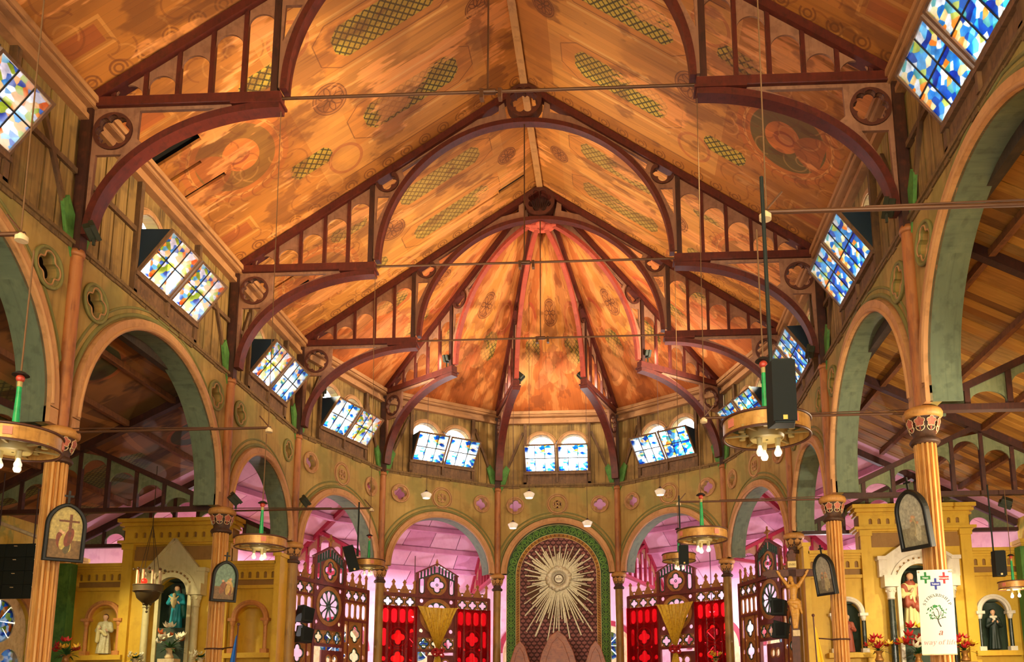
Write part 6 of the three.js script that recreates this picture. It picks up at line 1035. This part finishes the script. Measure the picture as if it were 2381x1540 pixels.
const ped = tag(mesh('flower_pedestal', [bx(-7.74, -7.48, 1.3, 2.58, -7.2, -6.98), bx(-7.78, -7.44, 2.5, 2.6, -7.22, -6.94)], M.cream), 'cream pedestal under the white lilies of the left altar', 'pedestal');
mesh('plinth', bx(-7.9, -7.32, 0, 1.3, -7.24, -6.93), M.cream, ped);
bouquet('flower_vase', 'white lilies and orange flowers in a vase before the blue statue', [-7.61, 2.6, -7.08], 0.3, 0.5, [M.lily, M.lily, M.coral, M.lily], M.cream, 18);
bouquet('flower_vase', 'small white flowers at foot of the left altar, left of the lilies', [-8.35, 2.4, -7.14], 0.16, 0.2, [M.lily], M.cream, 8); bouquet('flower_vase', 'small white flowers at foot of the left altar, right of the lilies', [-6.98, 2.4, -7.14], 0.16, 0.2, [M.lily], M.cream, 8);
for (const [x, w] of [[-8.35, 'left'], [-6.98, 'right']]) tag(mesh('flower_stand', [bx(x - 0.1, x + 0.1, 0, 2.4, -7.24, -7.04)], M.altar), 'slim yellow stand under small white flowers, ' + w + ' of the lilies', 'stand');
const stands = [[-8.75, 2.4, -5.5, 0.24, 'red poinsettias by the green pier at lower left'], [6.83, 2.32, -6.9, 0.26, 'red poinsettias left of the right altar niche'], [8.52, 2.3, -6.9, 0.26, 'red poinsettias just right of the white banner'], [7.6, 2.25, -6.9, 0.34, 'red and gold bouquet below the red-robed statue']];
stands.forEach(([x, y, z, R, l], i) => { bouquet('poinsettia', l, [x, y, z], R, i === 3 ? 0.6 : 0.3, i === 3 ? [M.poin, M.goldLeaf, M.poin, M.lily] : [M.poin, M.poin, M.goldLeaf], M.brass, i === 3 ? 22 : 14, 'red flower arrangements'); tag(mesh('flower_stand', [bx(x - 0.12, x + 0.12, 0, y, z - 0.12, z + 0.12), bx(x - 0.17, x + 0.17, y - 0.04, y, z - 0.17, z + 0.17)], M.altarDeep), 'stand under the ' + l, 'stand'); });
bouquet('flower_vase', 'yellow blooms beside the right red drape', [4.0, 2.4, -10.6], 0.16, 0.25, [M.goldLeaf], M.brass, 9); tag(mesh('flower_stand', bx(3.9, 4.1, 0, 2.4, -10.7, -10.5), M.crossWood), 'stand under the yellow blooms beside the right drape', 'stand');
// ---------- dark display panels in the left aisle, pipe rail ----------
const disp = thing('display_wall', 'dark panelled display hanging in the left aisle at the frame edge', 'display', [-9.05, 3.52, -4.2], 0.0);
for (let c = 0; c < 3; c++) for (let r = 0; r < 4; r++) { const m = mesh('display_module', box(0.375, 0.235, 0.08, -0.28 + c * 0.385 - 0.0, 0.125 + r * 0.245, 0), M.cab, disp); mesh('handle', box(0.045, 0.012, 0.03, -0.28 + c * 0.385, 0.2 + r * 0.245, 0.05), M.cream, m); }
mesh('rail_bars', [rod(V(-0.3, 0.98, -0.05), V(-0.3, 2.3, -0.05), 0.012), rod(V(0.35, 0.98, -0.05), V(0.35, 2.0, -0.05), 0.012)], M.ironDark, disp);
tag(mesh('pale_pipe', rod(V(-9.9, 5.1, -4.45), V(-8.6, 4.6, -4.45), 0.035, 10), M.cream), 'pale sloping pipe above the dark display', 'pipe');
// ---------- lamps of the place, and added fill lamps ----------
M.lampGlow = phys({ color: 0xffffff, emissive: 0xfff4e0, emissiveIntensity: 6, roughness: 0.3 });
M.lampGlass = phys({ color: 0xe8e0d0, emissive: 0xffd8a8, emissiveIntensity: 0.5, roughness: 0.3 });
M.lampCase = std({ color: 0x2a3024, roughness: 0.5 });
function floodLamp(pos, aim, cd, angle, color, label, glow, soft = 4) {
  const t = thing('flood_lamp', label, 'flood lamp', pos, 0, 'flood lamps'), d = V(...aim).sub(V(...pos)).normalize(), q = new THREE.Quaternion().setFromUnitVectors(V(0, 0, 1), d);
  const c = mesh('housing', [plate([[-0.09, -0.07], [0.09, -0.07], [0.09, 0.07], [-0.09, 0.07]], [], 0.1, -0.11, 0.01), box(0.2, 0.02, 0.06, 0, 0.08, 0.01), box(0.2, 0.02, 0.06, 0, -0.08, 0.01), box(0.02, 0.16, 0.06, 0.1, 0, 0.01), box(0.02, 0.16, 0.06, -0.1, 0, 0.01)], M.lampCase, t); c.quaternion.copy(q);
  const g = mesh('glass', box(0.17, 0.13, 0.01, 0, 0, -0.005), glow ? M.lampGlow : M.lampGlass, t); g.quaternion.copy(q);
  mesh('yoke', [bx(-0.015, 0.015, -0.2, 0.0, -0.03, 0.0)], M.lampCase, t);
  const l = new THREE.SpotLight(color, cd, 0, angle, 0.7); l.name = 'flood_light'; l.castShadow = true; l.shadow.radius = soft; l.position.copy(d).multiplyScalar(0.06); l.target.position.copy(d).multiplyScalar(4); t.add(l); t.add(l.target);
  return t;
}
const amber = new THREE.Color(1.0, 0.77, 0.43), white = new THREE.Color(1, 0.86, 0.64);
floodLamp([-5.08, 8.88, -8.35], [1.4, 11.2, -11.4], 90, 0.66, white, 'lit white flood lamp high on the left beside the first apse window', true, 16);
floodLamp([5.08, 8.88, -8.35], [-1.4, 11.2, -11.4], 90, 0.66, white, 'flood lamp high on the right behind the last bracket', false, 16);
const floods = [[-1, Z2 + 0.12, 6.1, 'flood lamp on the upper shaft right of the second left arch'], [-1, Z1 + 0.14, 5.32, 'flood lamp standing on the second left capital'], [-1, Z0 + 0.14, 7.85, 'flood lamp high on the nearest left post'], [-1, ZM + 0.14, 5.32, 'flood lamp on the left capital out of the frame'], [1, Z2 + 0.12, 7.75, 'flood lamp high on the right post behind the crucifix column'], [1, Z1 + 0.14, 7.85, 'flood lamp high on the second right post'], [1, Z0 + 0.14, 7.85, 'flood lamp high on the banner column post'], [1, ZM + 0.14, 5.32, 'flood lamp on the right capital out of the frame']];
// candela, aim and cone of each, in the order above
const floodAim = [[60, [2.4, 12.4, -9.6], 0.8], [170, [2.0, 12.4, -6.4], 0.5], [30, [2.6, 12, -2.6], 0.95], [10, [2.6, 12, 2.4], 0.95], [110, [-2.8, 11.4, -9.8], 0.7], [270, [-4.8, 10.3, -6.5], 0.38], [430, [-4.9, 10.3, -2.4], 0.34], [16, [-4.9, 10.3, 3.2], 0.5]];
floods.forEach(([s, z, y, l], i) => floodLamp([s * 5.2, y, z], floodAim[i][1], floodAim[i][0], floodAim[i][2], amber, l, false, 8));
// two unseen fill floods added behind the photographer to brighten the arcades
for (const [s, l] of [[-1, 'added fill lamp on the western left wall washing the right arcade'], [1, 'added fill lamp on the western right wall washing the left arcade']]) floodLamp([s * 5.1, 4.0, 9.2], [-s * 3.6, 6.4, -3], 45, 0.62, amber, l, false, 14);
// small black lamps sitting on the hammer beams of the apse ribs, turned to the foot of the ceiling
ribLabel.forEach((l, i) => { const a = (i + 1) * PI / 5, P = (r, y, o) => [-r * Math.cos(a) + o * Math.sin(a), y, Z2 - r * Math.sin(a) - o * Math.cos(a) * -1]; const o = i < 2 ? 0.2 : -0.2; floodLamp(P(3.25, 10.12, o), P(5.3, 9.95, o * 4), 11, 1.15, white, 'small black lamp sitting on the ' + l, false, 6); });
// spots on the aisle trusses over the side altars
for (const [s, l] of [[-1, 'spot lamp on the left aisle truss aimed at the altar'], [1, 'spot lamp on the right aisle truss aimed at the altar']]) floodLamp([s * 8.6, 5.0, -4.75], [s * 7.9, 2.2, -7.6], 40, 0.62, new THREE.Color(1, 0.88, 0.52), l);
// globes added out of sight to brighten the pink ambulatory
[[0.17, 'left aisle end, behind the altar'], [0.8, 'far left apse bay'], [1.6, 'left apse bay'], [2.5, 'central apse bay'], [3.4, 'right apse bay'], [4.2, 'far right apse bay'], [4.83, 'right aisle end, behind the altar']].forEach(([k, w]) => { const p = decPt(k, 8.3), end = k < 0.3 || k > 4.7, cd = end ? 26 : 20; const t = thing('fill_globe', 'white globe lamp added out of sight as ambulatory fill, ' + w, 'lamp', [p.x, end ? 3.3 : 4.3, p.z], 0, 'added ambulatory globes'); mesh('globe', sph(0.12, 0, 0, 0, 16, 12), M.globe, t); mesh('stem', rod(V(0, 0.1, 0), V(0, end ? 2.7 : 1.75, 0), 0.012), M.ironDark, t); bulbLight(t, 0, -0.16, 0, cd, new THREE.Color(1, 0.93, 0.95)); });
renderer.render(scene, camera);
